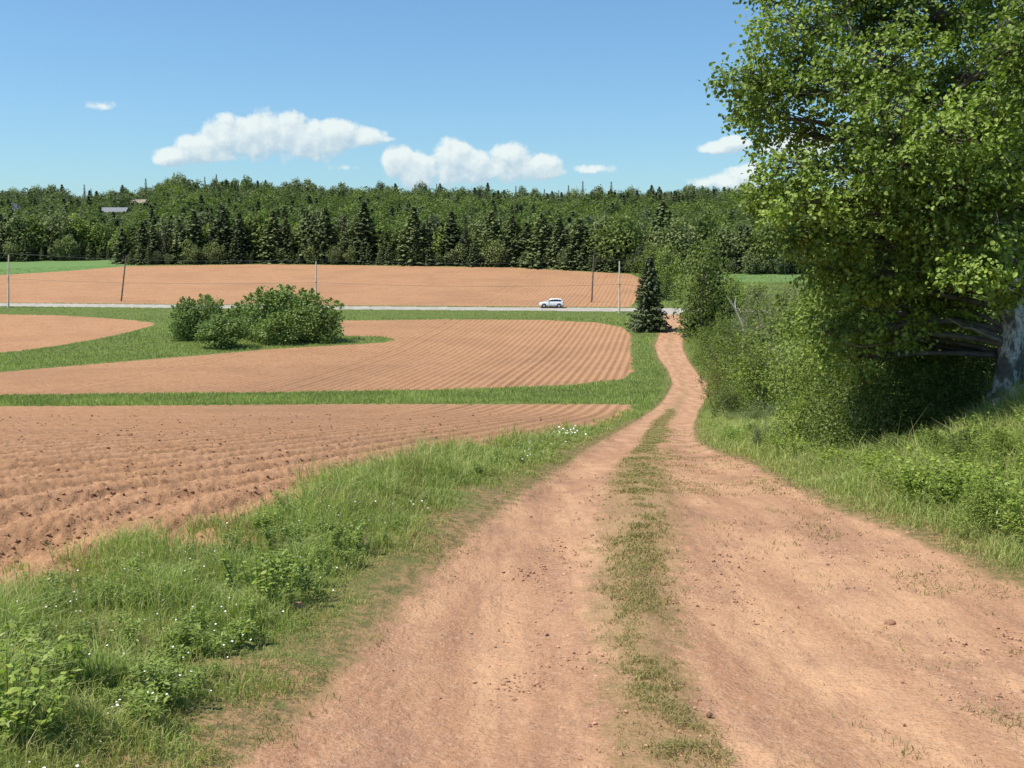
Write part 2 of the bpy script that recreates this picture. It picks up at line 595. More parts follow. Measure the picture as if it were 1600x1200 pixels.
def ground_material():
    m = new_mat("red_earth_and_turf"); g = G(m)
    dsoil, dtrack, mdn, mds = g.attr('d_field'), g.attr('d_track'), g.attr('med'), g.attr('meds')
    n_big = g.noise(.35, 4); n_mid = g.noise(2.2, 5, .6); n_fine = g.noise(11, 5, .65); n_vf = g.noise(46, 3, .6)
    # soil
    soil = g.mix(g.mr(n_mid, .3, .7), (.30, .160, .081), (.405, .224, .116))
    soil = g.mix(g.mr(n_vf, .6, .68, 0, .6), soil, (.17, .085, .045))  # dark specks painted in for the shadows and holes among clods
    soil = g.mix(g.mr(n_fine, .56, .66, 0, .5), soil, (.15, .075, .04))
    soil = g.mix(g.mr(n_big, .35, .7, 0, .4), soil, (.41, .235, .137))
    soil = g.mix(g.mr(g.noise(.07, 3), .45, .65, 0, .35), soil, (.25, .14, .08))
    # track
    along = g.noise(1.0, 5, .6, sy=(2.2, .32, 1))
    trk = g.mix(g.mr(along, .3, .7), (.325, .172, .096), (.50, .295, .165))
    trk = g.mix(g.mr(n_mid, .42, .72, 0, .5), trk, (.31, .17, .105))
    trk = g.mix(g.mr(g.noise(1.1, 4, .6, sy=(1.3, .8, 1)), .5, .68, 0, .6), trk, (.27, .145, .092))
    trk = g.mix(g.mr(g.noise(1.0, 4, .6, sy=(14, .8, 1)), .5, .7, 0, .35), trk, (.25, .135, .088))
    trk = g.mix(g.mr(g.noise(26, 4, .7), .5, .62, 0, .35), trk, (.50, .33, .22))
    trk = g.mix(g.mr(n_vf, .58, .68, 0, .6), trk, (.22, .12, .07))
    trk = g.mix(g.mr(n_fine, .58, .72, 0, .35), trk, (.25, .14, .085))
    # turf under the blades
    turf = g.mix(g.mr(n_mid, .3, .7), (.09, .12, .03), (.14, .165, .05))
    turf = g.mix(g.mr(n_big, .35, .65), turf, (.12, .155, .04))
    turf = g.mix(g.mr(n_fine, .45, .7, 0, .55), turf, (.045, .07, .018))
    cropn = g.attr('crop')
    turf = g.mix(cropn, turf, (.12, .20, .065))
    litter = g.mix(g.mr(n_fine, .4, .6), (.13, .11, .045), (.29, .18, .09))
    turf = g.mix(g.mr(g.noise(3.0, 5, .6), .26, .46, 0, g.attr('thin')), turf, litter)
    jit = g.math('ADD', g.math('MULTIPLY', g.math('SUBTRACT', g.noise(1.7, 6, .65), .5), 1.3), g.math('MULTIPLY', g.math('SUBTRACT', g.noise(.35, 4, .6), .5), 1.6))
    ms = g.mr(g.math('ADD', dsoil, jit), -.10, .10, 1., 0.)
    jit2 = g.math('MULTIPLY', g.math('SUBTRACT', g.noise(5.5, 6, .7), .5), .55)
    mt = g.mr(g.math('ADD', dtrack, jit2), -.07, .07, 1., 0.)
    # median turf and wisps at the right shoulder
    mnoise = g.math('MULTIPLY', g.math('SUBTRACT', g.noise(6, 5, .7), .5), 3.2)
    mm = g.math('MULTIPLY', g.mr(g.math('ADD', mdn, mnoise), .8, 1.4, 1., 0.), mds)
    medc = g.mix(g.mr(n_fine, .4, .62), (.22, .16, .07), (.12, .125, .035))
    base = g.mix(ms, turf, soil)
    base = g.mix(mt, base, trk)
    base = g.mix(g.math('MULTIPLY', mm, .45), base, medc)
    bh = g.math('ADD', g.math('MULTIPLY', n_fine, .6), g.math('MULTIPLY', n_vf, .35))
    nb = g.bump(bh, .05, .85)
    g.out(g.principled(base, .93, nb, spec=.12))
    return m


def asphalt_material():
    m = new_mat("worn_asphalt"); g = G(m)
    c = g.mix(g.mr(g.noise(.6, 4), .3, .7), (.30, .275, .235), (.38, .35, .30))
    c = g.mix(g.mr(g.noise(20, 4), .5, .7, 0, .3), c, (.25, .23, .2))
    g.out(g.principled(c, .85, spec=.2))
    return m


M_ground = ground_material()
M_asph = asphalt_material()
thin = np.clip(1 - sstep(0, .9, DT), 0, 1) * .9 + .45 * (fbm(GX * .8, GY * .8, 61, 3) > .55) * (1 - sstep(15, 40, dist))
pxg = 800 + F * GX / np.maximum(GY, 1)
cropm = ((GY > 262) & (GY < 345) & (DF > 0) & ((pxg < 215) | (pxg > 1100))).astype(float)
GATTR = {'d_field': DF, 'd_track': DT, 'med': MEDN, 'meds': MEDS, 'thin': thin, 'crop': cropm, }
GV = np.stack([GX, GY, GZ], -1)
names = ['ground', 'ploughed_field_near', 'ploughed_field_middle', 'ploughed_field_left', 'ploughed_field_far', 'dirt_track', 'paved_road']
labels = {'ground': 'green turf of the verges and slopes between the ploughed fields',
          'ploughed_field_near': 'nearest red ploughed field, left of the grassy verge',
          'ploughed_field_middle': 'middle red ridged field below the paved road, right of the willow clump',
          'ploughed_field_left': 'small red field at the left below the paved road',
          'ploughed_field_far': 'far red ridged field between the paved road and the wood',
          'dirt_track': 'winding red dirt track with two wheel ruts',
          'paved_road': 'pale paved road crossing behind the fields'}
for ri, nm in enumerate(names):
    q = quads[region == ri]
    if not len(q): continue
    used, inv = np.unique(q, return_inverse=True)
    me = make_mesh(nm, GV[used], quads=inv.reshape(-1, 4), mat=M_asph if ri == 6 else M_ground, smooth=True,
                   attrs=None if ri == 6 else {k: v[used] for k, v in GATTR.items()})
    o = obj(nm.replace('_near', '').replace('_middle', '').replace('_left', '').replace('_far', ''), me)
    tag(o, labels[nm], {'ground': 'ground', 'dirt_track': 'path', 'paved_road': 'road'}.get(nm, 'field'), kind='structure')


# ------------------------------------------------------------------ foliage materials
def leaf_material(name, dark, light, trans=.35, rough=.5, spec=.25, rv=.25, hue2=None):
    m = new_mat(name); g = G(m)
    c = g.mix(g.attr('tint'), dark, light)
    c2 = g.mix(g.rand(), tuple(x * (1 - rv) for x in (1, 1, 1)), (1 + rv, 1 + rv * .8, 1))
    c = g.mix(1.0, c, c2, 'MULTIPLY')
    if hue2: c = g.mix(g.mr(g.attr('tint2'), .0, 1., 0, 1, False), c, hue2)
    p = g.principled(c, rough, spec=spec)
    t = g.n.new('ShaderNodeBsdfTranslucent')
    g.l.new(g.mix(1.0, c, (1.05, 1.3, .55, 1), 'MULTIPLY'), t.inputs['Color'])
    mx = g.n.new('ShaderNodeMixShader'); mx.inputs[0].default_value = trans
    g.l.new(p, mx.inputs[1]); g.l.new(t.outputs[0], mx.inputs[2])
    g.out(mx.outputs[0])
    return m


ML_big = leaf_material("birch_leaf", (.05, .085, .018), (.26, .35, .08), .28, .5, .22)
ML_dec = leaf_material("broadleaf_crown", (.075, .115, .042), (.21, .265, .085), .3, .6, .12, .35)
ML_yel = leaf_material("fresh_broadleaf_crown", (.115, .165, .045), (.25, .315, .09), .3, .6, .12, .35)
ML_spr = leaf_material("spruce_needles", (.12, .155, .08), (.20, .24, .115), .2, .6, .12, .25)  # dark end raised so the needle colour stands in for thin haze
ML_gry = leaf_material("grey_needles", (.085, .095, .065), (.16, .16, .11), .12, .7, .1, .2)
ML_wil = leaf_material("willow_leaf", (.10, .16, .042), (.26, .34, .11), .3, .55, .2, .12)
ML_shr = leaf_material("shrub_leaf", (.10, .145, .034), (.25, .31, .08), .35, .5, .2, .3)
ML_pale = leaf_material("pale_shrub_leaf", (.125, .165, .065), (.27, .32, .14), .3, .6, .15, .2)
ML_grass = leaf_material("grass_blade", (.16, .205, .055), (.47, .52, .175), .35, .5, .2, .0, hue2=(.44, .34, .16, 1))
ML_med = leaf_material("trodden_grass_blade", (.15, .15, .045), (.33, .32, .11), .3, .6, .15, .0, hue2=(.42, .32, .16, 1))
ML_weed = leaf_material("weed_leaf", (.12, .175, .035), (.34, .42, .10), .38, .45, .3, .2)
ML_shade = leaf_material("shade_darkened_leaf", (.05, .08, .02), (.15, .20, .05), .25, .5, .2, .3)  # leaf colours darkened to stand in for the shade under the birch
ML_ridge = leaf_material("ridge_crown", (.10, .135, .062), (.215, .255, .12), .22, .6, .12, .35)
M_bark = new_mat("mottled_bark"); g = G(M_bark)
_c = g.mix(g.mr(g.noise(4.5, 6, .65, sy=(1, 1, .45)), .44, .53), (.16, .148, .13), (.62, .61, .57))
_c = g.mix(g.mr(g.noise(22, 4), .5, .65, 0, .6), _c, (.10, .09, .075))
g.out(g.principled(_c, .85, g.bump(g.noise(18, 5, .7), .03, .8), spec=.15))
M_bark2 = plain("grey_bark", (.13, .11, .09), .9, .1, .35, 6)
M_dead = plain("dead_wood", (.24, .20, .165), .9, .1, .25, 8)
M_red = plain("reddish_twig", (.20, .12, .085), .9, .1, .25, 8)


# ------------------------------------------------------------------ plant geometry
def unit(a):
    return a / np.maximum(np.linalg.norm(a, axis=-1, keepdims=True), 1e-9)


def leaves(P, size, aspect=.6, droop=0., outward=None, out_w=0., tint=None, oval=False):
    """leaf faces at the points P: diamonds, or pointed ovals folded along the midrib"""
    n = len(P)
    size = np.broadcast_to(size, (n,)).astype(float)
    nrm = rng.normal(size=(n, 3))
    nrm[:, 2] = np.abs(nrm[:, 2]) + .25
    nrm = unit(nrm)
    if outward is not None: nrm = unit(nrm * (1 - out_w) + outward * out_w)
    t = rng.normal(size=(n, 3)); t[:, 2] -= droop
    t = unit(t - nrm * (t * nrm).sum(1, keepdims=True))
    s = np.cross(nrm, t)
    L = (size * .5)[:, None]; W = (size * .5 * aspect)[:, None]
    if oval:
        u_ = nrm * W * .28
        v = np.stack([P - t * L, P - t * L * .45 + s * W * .85 + u_, P + t * L * .25 + s * W * .8 + u_, P + t * L, P + t * L * .25 - s * W * .8 + u_, P - t * L * .45 - s * W * .85 + u_], 1)
        i = np.arange(n) * 6
        q = np.concatenate([np.stack([i, i + 1, i + 2, i + 3], 1), np.stack([i, i + 3, i + 4, i + 5], 1)])
        if tint is None: tint = rng.random(n)
        return v.reshape(-1, 3), q, np.repeat(tint, 6)
    v = np.stack([P - t * L, P + s * W - t * L * .1, P + t * L, P - s * W - t * L * .1], 1)
    q = np.arange(n * 4).reshape(n, 4)
    if tint is None: tint = rng.random(n)
    return v.reshape(-1, 3), q, np.repeat(tint, 4)


def tubes(paths, sides=5):
    """paths: list of (pts Nx3, radii N)"""
    V, Q = [], []; off = 0
    for pts, rad_ in paths:
        pts = np.asarray(pts, float); rad_ = np.asarray(rad_, float)
        tg = np.gradient(pts, axis=0); tg = unit(tg)
        ref = np.array([0.31, .2, 1.0]) if abs(tg[0, 2]) < .9 else np.array([1., .1, 0])
        a = unit(np.cross(tg, ref)); b = np.cross(tg, a)
        an = np.arange(sides) / sides * 2 * PI
        ring = pts[:, None] + rad_[:, None, None] * (a[:, None] * np.cos(an)[None, :, None] + b[:, None] * np.sin(an)[None, :, None])
        V.append(ring.reshape(-1, 3)); n = len(pts)
        i = np.arange(n * sides).reshape(n, sides)
        j = np.roll(i, -1, 1)
        Q.append(np.stack([i[:-1], j[:-1], j[1:], i[1:]], -1).reshape(-1, 4) + off)
        off += n * sides
    return np.concatenate(V), np.concatenate(Q)


def bez(a, b, c, n=6):
    t = np.linspace(0, 1, n)[:, None]
    return (1 - t) ** 2 * np.asarray(a) + 2 * t * (1 - t) * np.asarray(b) + t ** 2 * np.asarray(c)


def broadleaf(h, w, nleaf, size, lobes=12, base=.18, seed=0, trunk_r=.18, flat=1.0, hollow=.55, shoots=0):
    """returns (leaf arrays, branch arrays) of a crown of clumps on limbs"""
    r = np.random.default_rng(seed)
    C, Rr = [], []
    for i in range(lobes):
        a = i * 2.4 + r.random() * .8
        zz = base + (1 - base) * ((i + .5) / lobes) ** .85
        prof_ = math.sin(min(1, (zz - base * .5) / (1 - base * .5)) * PI * .86 + .25) * flat
        rr_ = w * .5 * max(.1, prof_) * (.35 + .5 * r.random())
        C.append((rr_ * math.cos(a), rr_ * math.sin(a), zz * h * .90))
        Rr.append(w * (.17 + .11 * r.random()) * (1.1 if zz < .8 else .8))
    C = np.array(C); Rr = np.array(Rr)
    wgt = Rr ** 2; wgt /= wgt.sum()
    ci = r.choice(lobes, nleaf, p=wgt)
    d = unit(r.normal(size=(nleaf, 3)) * [1, 1, .85])
    rad_ = Rr[ci] * (hollow + (1.08 - hollow) * r.random(nleaf) ** .6) * (1 + .25 * (vnoise(d[:, 0] * 3 + ci, d[:, 1] * 3 + d[:, 2] * 2, seed) - .5) * 2)
    P = C[ci] + d * rad_[:, None]
    P[:, 2] = np.maximum(P[:, 2], .06 * h)
    tint = np.clip(.25 + .5 * r.random(nleaf) + .35 * (r.random(lobes)[ci] - .4), 0, 1)
    if shoots:
        k = int(nleaf * .3)
        sc_ = r.integers(0, lobes, shoots); sd = unit(r.normal(size=(shoots, 3)) * [.8, .8, .3] + [0, 0, 1.0])
        sp_ = C[sc_] + sd * Rr[sc_, None] * .9; sl = h * (.05 + .07 * r.random(shoots))
        j = r.integers(0, shoots, k); tt_ = r.random(k)
        P[:k] = sp_[j] + unit(sd[j] + [0, 0, .8]) * (tt_ * sl[j])[:, None] + r.normal(size=(k, 3)) * (.03 * h * (1.15 - tt_))[:, None]
        P[:, 2] = np.maximum(P[:, 2], .06 * h)
    v, q, t = leaves(P, size * (.7 + .6 * r.random(nleaf)), .75, outward=d, out_w=.45, tint=tint)
    br = []
    tz = h * .75
    tp = np.array([[0, 0, -.2], [0.01 * h, .01 * h, tz * .35], [-.01 * h, 0.02 * h, tz * .7], [0, 0, tz]])
    br.append((tp, [trunk_r, trunk_r * .8, trunk_r * .5, trunk_r * .15]))
    for c_, rr_ in zip(C, Rr):
        z0 = max(.05 * h, c_[2] * .55)
        p0 = np.array([0, 0, z0])
        br.append((bez(p0, (c_ * .5 + [0, 0, z0 * .5 + .05 * h]) * [1, 1, 1], c_, 5), np.linspace(trunk_r * .45, trunk_r * .1, 5)))
    bv, bq = tubes(br, 5)
    return (v, q, t), (bv, bq)


def spruce(h, w, ncard, size, seed=0, bare=.04, ragged=.15):
    r = np.random.default_rng(seed)
    layers = int(h / .42)
    P, D, T = [], [], []
    br = [(np.array([[0, 0, -.2], [0, 0, h * .5], [0, 0, h]]), [h * .016, h * .010, .015])]
    per = max(3, ncard // (layers * 9))
    for i in range(layers):
        f = i / layers
        z = h * (bare + (1 - bare) * f)
        L = w * .5 * (1 - f) ** .82 * (1 + ragged * (r.random() - .5) * 2) + .12
        nb = 9 if f < .7 else 6
        off = r.random() * 6.28
        for k in range(nb):
            a = off + k / nb * 6.283 + r.normal() * .15
            Lk = L * (.72 + .36 * r.random())
            dz = -.22 * Lk * (1 - f) + .25 * Lk * f
            if L > .8 and k % 2 == 0:
                br.append((np.array([[0, 0, z], [Lk * .8 * math.cos(a), Lk * .8 * math.sin(a), z + dz * .6]]), [.03, .01]))
            npz = max(3, int(per * (.4 + Lk / (w * .5) * 1.2)))
            s = .2 + .8 * r.random(npz) ** .7
            sp = (r.random(npz) - .5) * .5 * Lk * (1.15 - s)
            x = np.cos(a) * s * Lk - np.sin(a) * sp
            y = np.sin(a) * s * Lk + np.cos(a) * sp
            zz = z + dz * s ** 1.4 + .1 * Lk * s ** 4 - r.random(npz) * .34
            P.append(np.stack([x, y, zz], 1))
            D.append(np.tile([math.cos(a) * .5, math.sin(a) * .5, .7], (npz, 1)))
            T.append(np.clip(.15 + .75 * s * r.random(npz) + .1 * r.normal(), 0, 1))
    P = np.concatenate(P); D = unit(np.concatenate(D)); T = np.concatenate(T)
    n = len(P)
    v, q, t = leaves(P, size * (.6 + .7 * r.random(n)), .62, droop=.5, outward=D, out_w=.55, tint=T)
    bv, bq = tubes(br, 4)
    return (v, q, t), (bv, bq)


def plant_meshes(name, data, lm, bm):
    (v, q, t), (bv, bq) = data
    return (make_mesh(name + "_crown", v, quads=q, mat=lm, attrs={'tint': t}),
            make_mesh(name + "_trunk", bv, quads=bq, mat=bm, smooth=True))


def place_plant(name, meshes, x, y, s, label, cat, group=None, rz=None, crown='crown', trunk='trunk', sz=None, z=None, tilt=0):
    zz = ground(x, y) if z is None else z
    root = empty(name, (x, y, zz - .05), random.random() * 6.28 if rz is None else rz, (s, s, sz or s))
    if tilt: root.rotation_euler[1] = tilt
    tag(root, label, cat, group)
    obj(crown, meshes[0], root); obj(trunk, meshes[1], root)
    return root


# ------------------------------------------------------------------ the wood on the hill
SPR = [plant_meshes("spruce", spruce(15, w, 3000, .8, seed=s, ragged=rg), ML_spr, M_bark2) for s, w, rg in ((1, 7.6, .18), (2, 6.6, .22), (3, 8.4, .2), (4, 6.0, .3))]
ORD = ['first', 'second', 'third', 'fourth', 'fifth', 'sixth', 'seventh', 'eighth', 'ninth', 'tenth', 'eleventh', 'twelfth', 'thirteenth', 'fourteenth', 'fifteenth', 'sixteenth', 'seventeenth', 'eighteenth', 'nineteenth', 'twentieth']
ORD += ['twenty-' + o_ for o_ in ORD[:9]] + ['thirtieth'] + ['thirty-' + o_ for o_ in ORD[:9]] + ['fortieth'] + ['forty-' + o_ for o_ in ORD[:9]]
DECR = [plant_meshes('ridge_tree', broadleaf(11, w, 1800, .62, lb, .12, seed=s), ML_ridge, M_bark2) for s, w, lb in ((15, 8, 15), (16, 9, 18), (17, 7, 12))]
SPRG = [plant_meshes("thin_spruce", spruce(15, 4.2, 1300, .5, seed=7, ragged=.35), ML_gry, M_bark2)]
DEC = [plant_meshes("broadleaf_tree", broadleaf(11, w, 2000, .62, lb, .12, seed=s), lm, M_bark2)
       for s, w, lb, lm in ((11, 8, 15, ML_dec), (12, 9.5, 18, ML_dec), (13, 7.5, 14, ML_yel), (14, 8.5, 17, ML_yel))]
fr_px = np.array([-700, 0, 175, 200, 420, 600, 800, 1000, 1130, 1400, 2200], float)
fr_row = np.array([411, 409, 406, 414, 412, 414, 417, 427, 428, 430, 430], float)


def front_Y(px):
    return float(row2Y(np.interp(px, fr_px, fr_row)))


HOUSES_WIN = [(158, 212, 328.5, 560), (206, 240, 314.8, 640), (20, 40, 325, 590)]


def limit_h(x, y, h):
    """trees in front of the farm buildings are younger and lower"""
    px, row = project(x, y, ground(x, y) + h)
    for a, b, lim, Yh in HOUSES_WIN:
        if a - 2 < px < b + 2 and y < Yh + 6 and row < lim:
            zt = EYE + float(slope(lim)) * y
            return max(2.0, zt - ground(x, y))
    return h


def wood_tree(px, Y, kind, h, group, label):
    x = float((px - 800) / F * Y)
    h = limit_h(x, Y, h)
    if kind == 's':
        ms = random.choice(SPR); s = h / 15; nm = 'spruce'
    elif kind == 'g':
        ms = SPRG[0]; s = h / 15; nm = 'spruce'
    else:
        ms = random.choice(DEC if kind == 'd' else DEC[:2] if kind == 'D' else DECR if kind == 'R' else DEC[2:]); s = h / 11; nm = 'broadleaf_tree'
    sx = s * random.uniform(.9, 1.1) * (1.45 if kind == 's' else 1)
    place_plant(nm, ms, x, Y, sx, label, 'tree', group, sz=s)


front_spr = [(262, 62), (285, 70), (308, 84), (335, 78), (352, 92), (378, 80), (398, 60), (420, 66), (482, 84), (512, 88), (540, 78), (572, 98), (604, 50), (648, 92), (664, 66),
             (706, 84), (728, 80), (768, 86), (800, 80), (846, 86), (822, 70), (20, 50), (120, 46), (196, 56), (228, 66), (244, 60), (884, 62), (905, 80), (940, 74), (962, 66), (1032, 100), (1045, 84), (1090, 60), (1112, 70), (450, 70), (430, 84), (640, 60), (690, 66), (780, 60), (870, 74)]
for i_, (px, hp) in enumerate(sorted(front_spr)):
    Y = front_Y(px) + 2 + random.random() * 4
    if px > 1000: Y += 25
    wood_tree(px, Y, 's' if random.random() < .85 else 'g', hp / F * Y, 'dark spruces along the front of the wood',
              ('tall ' if hp > 80 else 'low ' if hp < 62 else '') + 'dark spruce, ' + ORD[i_] + ' from the left in the front row of the wood')
n_front = 0
for px in np.arange(-260, 1500, 17):
    p = px + random.uniform(-6, 6)
    Y = front_Y(p) + 4 + random.random() * 12
    k = 's' if random.random() < (.15 if p < 240 else .25 if p < 900 else .2) else ('y' if random.random() < .12 else 'R' if random.random() < .5 else 'D')
    wood_tree(p, Y, k, random.uniform(10, 15.5), 'trees just behind the front of the wood', 'mid green tree packed in just behind the front edge of the far wood')  # noqa
# low shrubs at the foot of the wood
for px in np.arange(-200, 1400, 15):
    p = px + random.uniform(-5, 5)
    Y = front_Y(p) - .5 + random.random() * 2
    wood_tree(p, Y, 'R' if random.random() < .3 else 's', random.uniform(3.0, 8.0), 'low growth at the foot of the wood', 'low bushy young tree at the foot of the far wood beside the field')
# skyline
sky_spr = [(14, 30), (60, 26), (100, 30), (141, 40), (151, 34), (236, 44), (280, 42), (327, 36), (345, 40), (305, 24), (458, 30), (490, 26), (650, 34), (668, 34), (684, 36),
           (806, 38), (815, 36), (850, 36), (872, 34), (887, 42), (909, 48), (923, 30), (953, 46), (936, 28), (1030, 30), (1110, 34), (625, 24), (720, 24), (745, 22), (540, 26), (565, 24), (1135, 28), (1060, 24)]
for i_, (px, hp) in enumerate(sorted(sky_spr)):
    Y = 728 + random.random() * 14
    wood_tree(px, Y, 'g' if hp > 33 else 's', hp / F * Y * .95, 'tall thin spruces on the skyline', 'thin spruce spire on the skyline, ' + ORD[i_] + ' from the left')
for px in np.arange(-260, 1420, 13):
    p = px + random.uniform(-5, 5)
    Y = 712 + random.random() * 26
    wood_tree(p, Y, 's' if random.random() < .16 else 'R' if random.random() < .75 else 'D', random.uniform(6, 16), 'trees along the skyline ridge', 'dark tree in the row along the skyline ridge of the wood')

# the mass of the wood: one mesh
lod = []
for s in range(4):
    lod.append((broadleaf(1.0, .8, 380, .068, 11, .12, seed=30 + s)[0], 0))
for s in range(3):
    v, q, t = spruce(15, 6, 300, 1.0, seed=40 + s)[0]
    lod.append(((v / 15, q, t), 1))
FV = {0: [], 1: [], 2: [], 3: []}; FT = {0: [], 1: [], 2: [], 3: []}
tops = []
Yc = 335.0
cells = []
while Yc < 735:
    step = 7.0 + (Yc - 335) * .006
    for xc_ in np.arange(-.50 * Yc, .54 * Yc, step):
        cells.append((xc_ + random.uniform(-.45, .45) * step, Yc + random.uniform(-.45, .45) * step))
    Yc += step
cx = np.array([c_[0] for c_ in cells]); cyy = np.array([c_[1] for c_ in cells])
cz = H(cx, cyy)
patch = fbm(cx * .018, cyy * .012, 77, 3)
for i in range(len(cells)):
    x, y = cx[i], cyy[i]
    px = 800 + F * x / y
    if y < front_Y(px) + 14: continue
    con = random.random() < (.06 + .3 * (patch[i] > .58) + .08 * (px < 250))
    h = random.uniform(6.0, 13.5) if not con else random.uniform(9, 13)
    h = limit_h(x, y, h)
    k = random.randrange(4, 7) if con else random.randrange(0, 4)
    (v, q, t), kind = lod[k]
    w = h * (1.5 if con else random.uniform(1.0, 1.5))
    if not con and h < 6: w = h * 1.1
    a = random.random() * 6.28
    R = np.array([[math.cos(a), -math.sin(a), 0], [math.sin(a), math.cos(a), 0], [0, 0, 1]])
    vv = (v * [w, w, h]) @ R.T + [x, y, cz[i] - .3]
    mi = 1 if con else (3 if random.random() < .12 + .5 * sstep(560, 720, y) + .3 * (px < 240) else 2 if random.random() < .35 + .4 * (patch[i] < .45) else 0)
    FV[mi].append(vv); FT[mi].append(np.clip(t * .75 + random.uniform(-.35, .4) * (.5 if con else 1), 0, 1))
allv = []; allt = []; mats = []; cnt = []
for mi in (0, 1, 2, 3):
    vs = np.concatenate(FV[mi]); allv.append(vs); allt.append(np.concatenate(FT[mi])); cnt.append(len(vs) // 4)
V_ = np.concatenate(allv); Q_ = np.arange(len(V_)).reshape(-1, 4)
me = make_mesh("wood", V_, quads=Q_, mat=[ML_dec, ML_spr, ML_yel, ML_ridge], attrs={'tint': np.concatenate(allt)})
me.polygons.foreach_set("material_index", np.repeat([0, 1, 2, 3], cnt).astype(np.int32))
tag(obj("wood", me), 'mass of mixed green wood covering the far hillside', 'wood', kind='stuff')
print("forest quads", len(Q_))

# ------------------------------------------------------------------ simple solid builder
class MB:
    def __init__(s): s.v = []; s.f = []

    def add(s, vs, fs):
        o = len(s.v); s.v += [tuple(p) for p in vs]; s.f += [tuple(i + o for i in f) for f in fs]

    def box(s, x0, x1, y0, y1, z0, z1):
        s.add([(x0, y0, z0), (x1, y0, z0), (x1, y1, z0), (x0, y1, z0), (x0, y0, z1), (x1, y0, z1), (x1, y1, z1), (x0, y1, z1)],
              [(3, 2, 1, 0), (4, 5, 6, 7), (0, 1, 5, 4), (1, 2, 6, 5), (2, 3, 7, 6), (3, 0, 4, 7)])

    def cyl(s, p, q, r0, r1, n=10):
        p = Vector(p); q = Vector(q); d = (q - p).normalized()
        a = d.cross(Vector((0, 0, 1)) if abs(d.z) < .9 else Vector((1, 0, 0))).normalized(); b = d.cross(a)
        vs = [p + (a * math.cos(k / n * 2 * PI) + b * math.sin(k / n * 2 * PI)) * r0 for k in range(n)]
        vs += [q + (a * math.cos(k / n * 2 * PI) + b * math.sin(k / n * 2 * PI)) * r1 for k in range(n)]
        fs = [(k, (k + 1) % n, n + (k + 1) % n, n + k) for k in range(n)] + [tuple(range(n))[::-1], tuple(range(n, 2 * n))]
        s.add(vs, fs)

    def loft(s, sections):
        """closed rings of equal length joined, ends capped"""
        n = len(sections[0]); vs = [p for sec in sections for p in sec]; fs = []
        for i in range(len(sections) - 1):
            for k in range(n):
                fs.append((i * n + k, i * n + (k + 1) % n, (i + 1) * n + (k + 1) % n, (i + 1) * n + k))
        fs += [tuple(range(n))[::-1], tuple(range((len(sections) - 1) * n, len(sections) * n))]
        s.add(vs, fs)

    def build(s, name, mat, parent=None, bevel=0., smooth=False):
        me = bpy.data.meshes.new(name); me.from_pydata(s.v, [], s.f); me.update()
        me.materials.append(mat)
        if smooth:
            for p in me.polygons: p.use_smooth = True
        o = obj(name, me, parent)
        if bevel:
            b = o.modifiers.new("bevel", 'BEVEL'); b.width = bevel; b.segments = 2; b.limit_method = 'ANGLE'
        return o


# ------------------------------------------------------------------ farm buildings in the wood
M_roof_g = plain("grey_metal_roof", (.19, .20, .205), .75, .15, .08, 1)
M_roof_b = plain("brown_shingle_roof", (.26, .21, .17), .8, .2, .15, 2)
M_white = plain("white_siding", (.62, .63, .64), .7, .2, .05, 2)
M_wood = plain("weathered_board", (.16, .13, .10), .9, .1, .2, 2)
M_glassd = plain("dark_window_glass", (.02, .025, .03), .1, .6, .1, 2)


def farm(name, px, row_top, Y, L, W, hw, hr, rz, mw, mr_, label):
    x = (px - 800) / F * Y
    ztop = EYE + float(slope(row_top)) * Y
    z0 = ztop - hw - hr
    root = empty(name, (x, Y, z0), rz)
    tag(root, label, 'building')
    b = MB()
    b.box(-L / 2, L / 2, -W / 2, W / 2, -3, hw)
    b.add([(-L / 2, -W / 2, hw), (-L / 2, W / 2, hw), (-L / 2, 0, hw + hr - .1), (L / 2, -W / 2, hw), (L / 2, W / 2, hw), (L / 2, 0, hw + hr - .1)], [(0, 2, 1), (3, 4, 5)])
    b.build('wall', mw, root)
    r_ = MB(); e = .4; t = .15
    for s in (-1, 1):
        pts = [(s * (W / 2 + e), hw - e * hr / (W / 2)), (0, hw + hr), (0, hw + hr + t), (s * (W / 2 + e), hw - e * hr / (W / 2) + t)]
        r_.loft([[(-L / 2 - e, y, z) for y, z in pts], [(L / 2 + e, y, z) for y, z in pts]])
    r_.build('roof', mr_, root)
    for k in (-.28, .02, .3):
        w_ = MB(); w_.box(k * L - .5, k * L + .5, -W / 2 - .04, -W / 2 + .02, hw - 1.7, hw - .6); w_.build('window', M_glassd, root)
    d_ = MB(); d_.box(.42 * L - .5, .42 * L + .4, -W / 2 - .05, -W / 2 + .02, hw - 2.4, hw - .35); d_.build('door', M_wood, root)


farm('barn', 186, 324.5, 562, 13, 9, 2.6, 2.4, .05, M_wood, M_roof_g, 'long low barn with a pale grey metal roof among the trees at left')
farm('farmhouse', 224, 312.0, 645, 9, 8, 2.6, 2.2, -.1, M_white, M_roof_b, 'house with a brown roof just under the skyline at left')
farm('farmhouse', 31, 318, 592, 6.5, 5.0, 4.0, 2.6, 1.45, M_white, M_roof_g, 'small white gabled house half hidden in trees at far left')

# ------------------------------------------------------------------ roadside spruces and trees at the junction
SPB = [plant_meshes("roadside_spruce", spruce(11, 7.4, 8500, .50, seed=51, ragged=.14, bare=.02), ML_spr, M_bark2),
       plant_meshes("roadside_spruce", spruce(12, 9.0, 9500, .50, seed=52, ragged=.12, bare=.02),
                    leaf_material("green_spruce_needles", (.085, .12, .045), (.21, .27, .09), .15, .6, .12, .1), M_bark2)]


def at(px, Y):
    return float((px - 800) / F * Y)


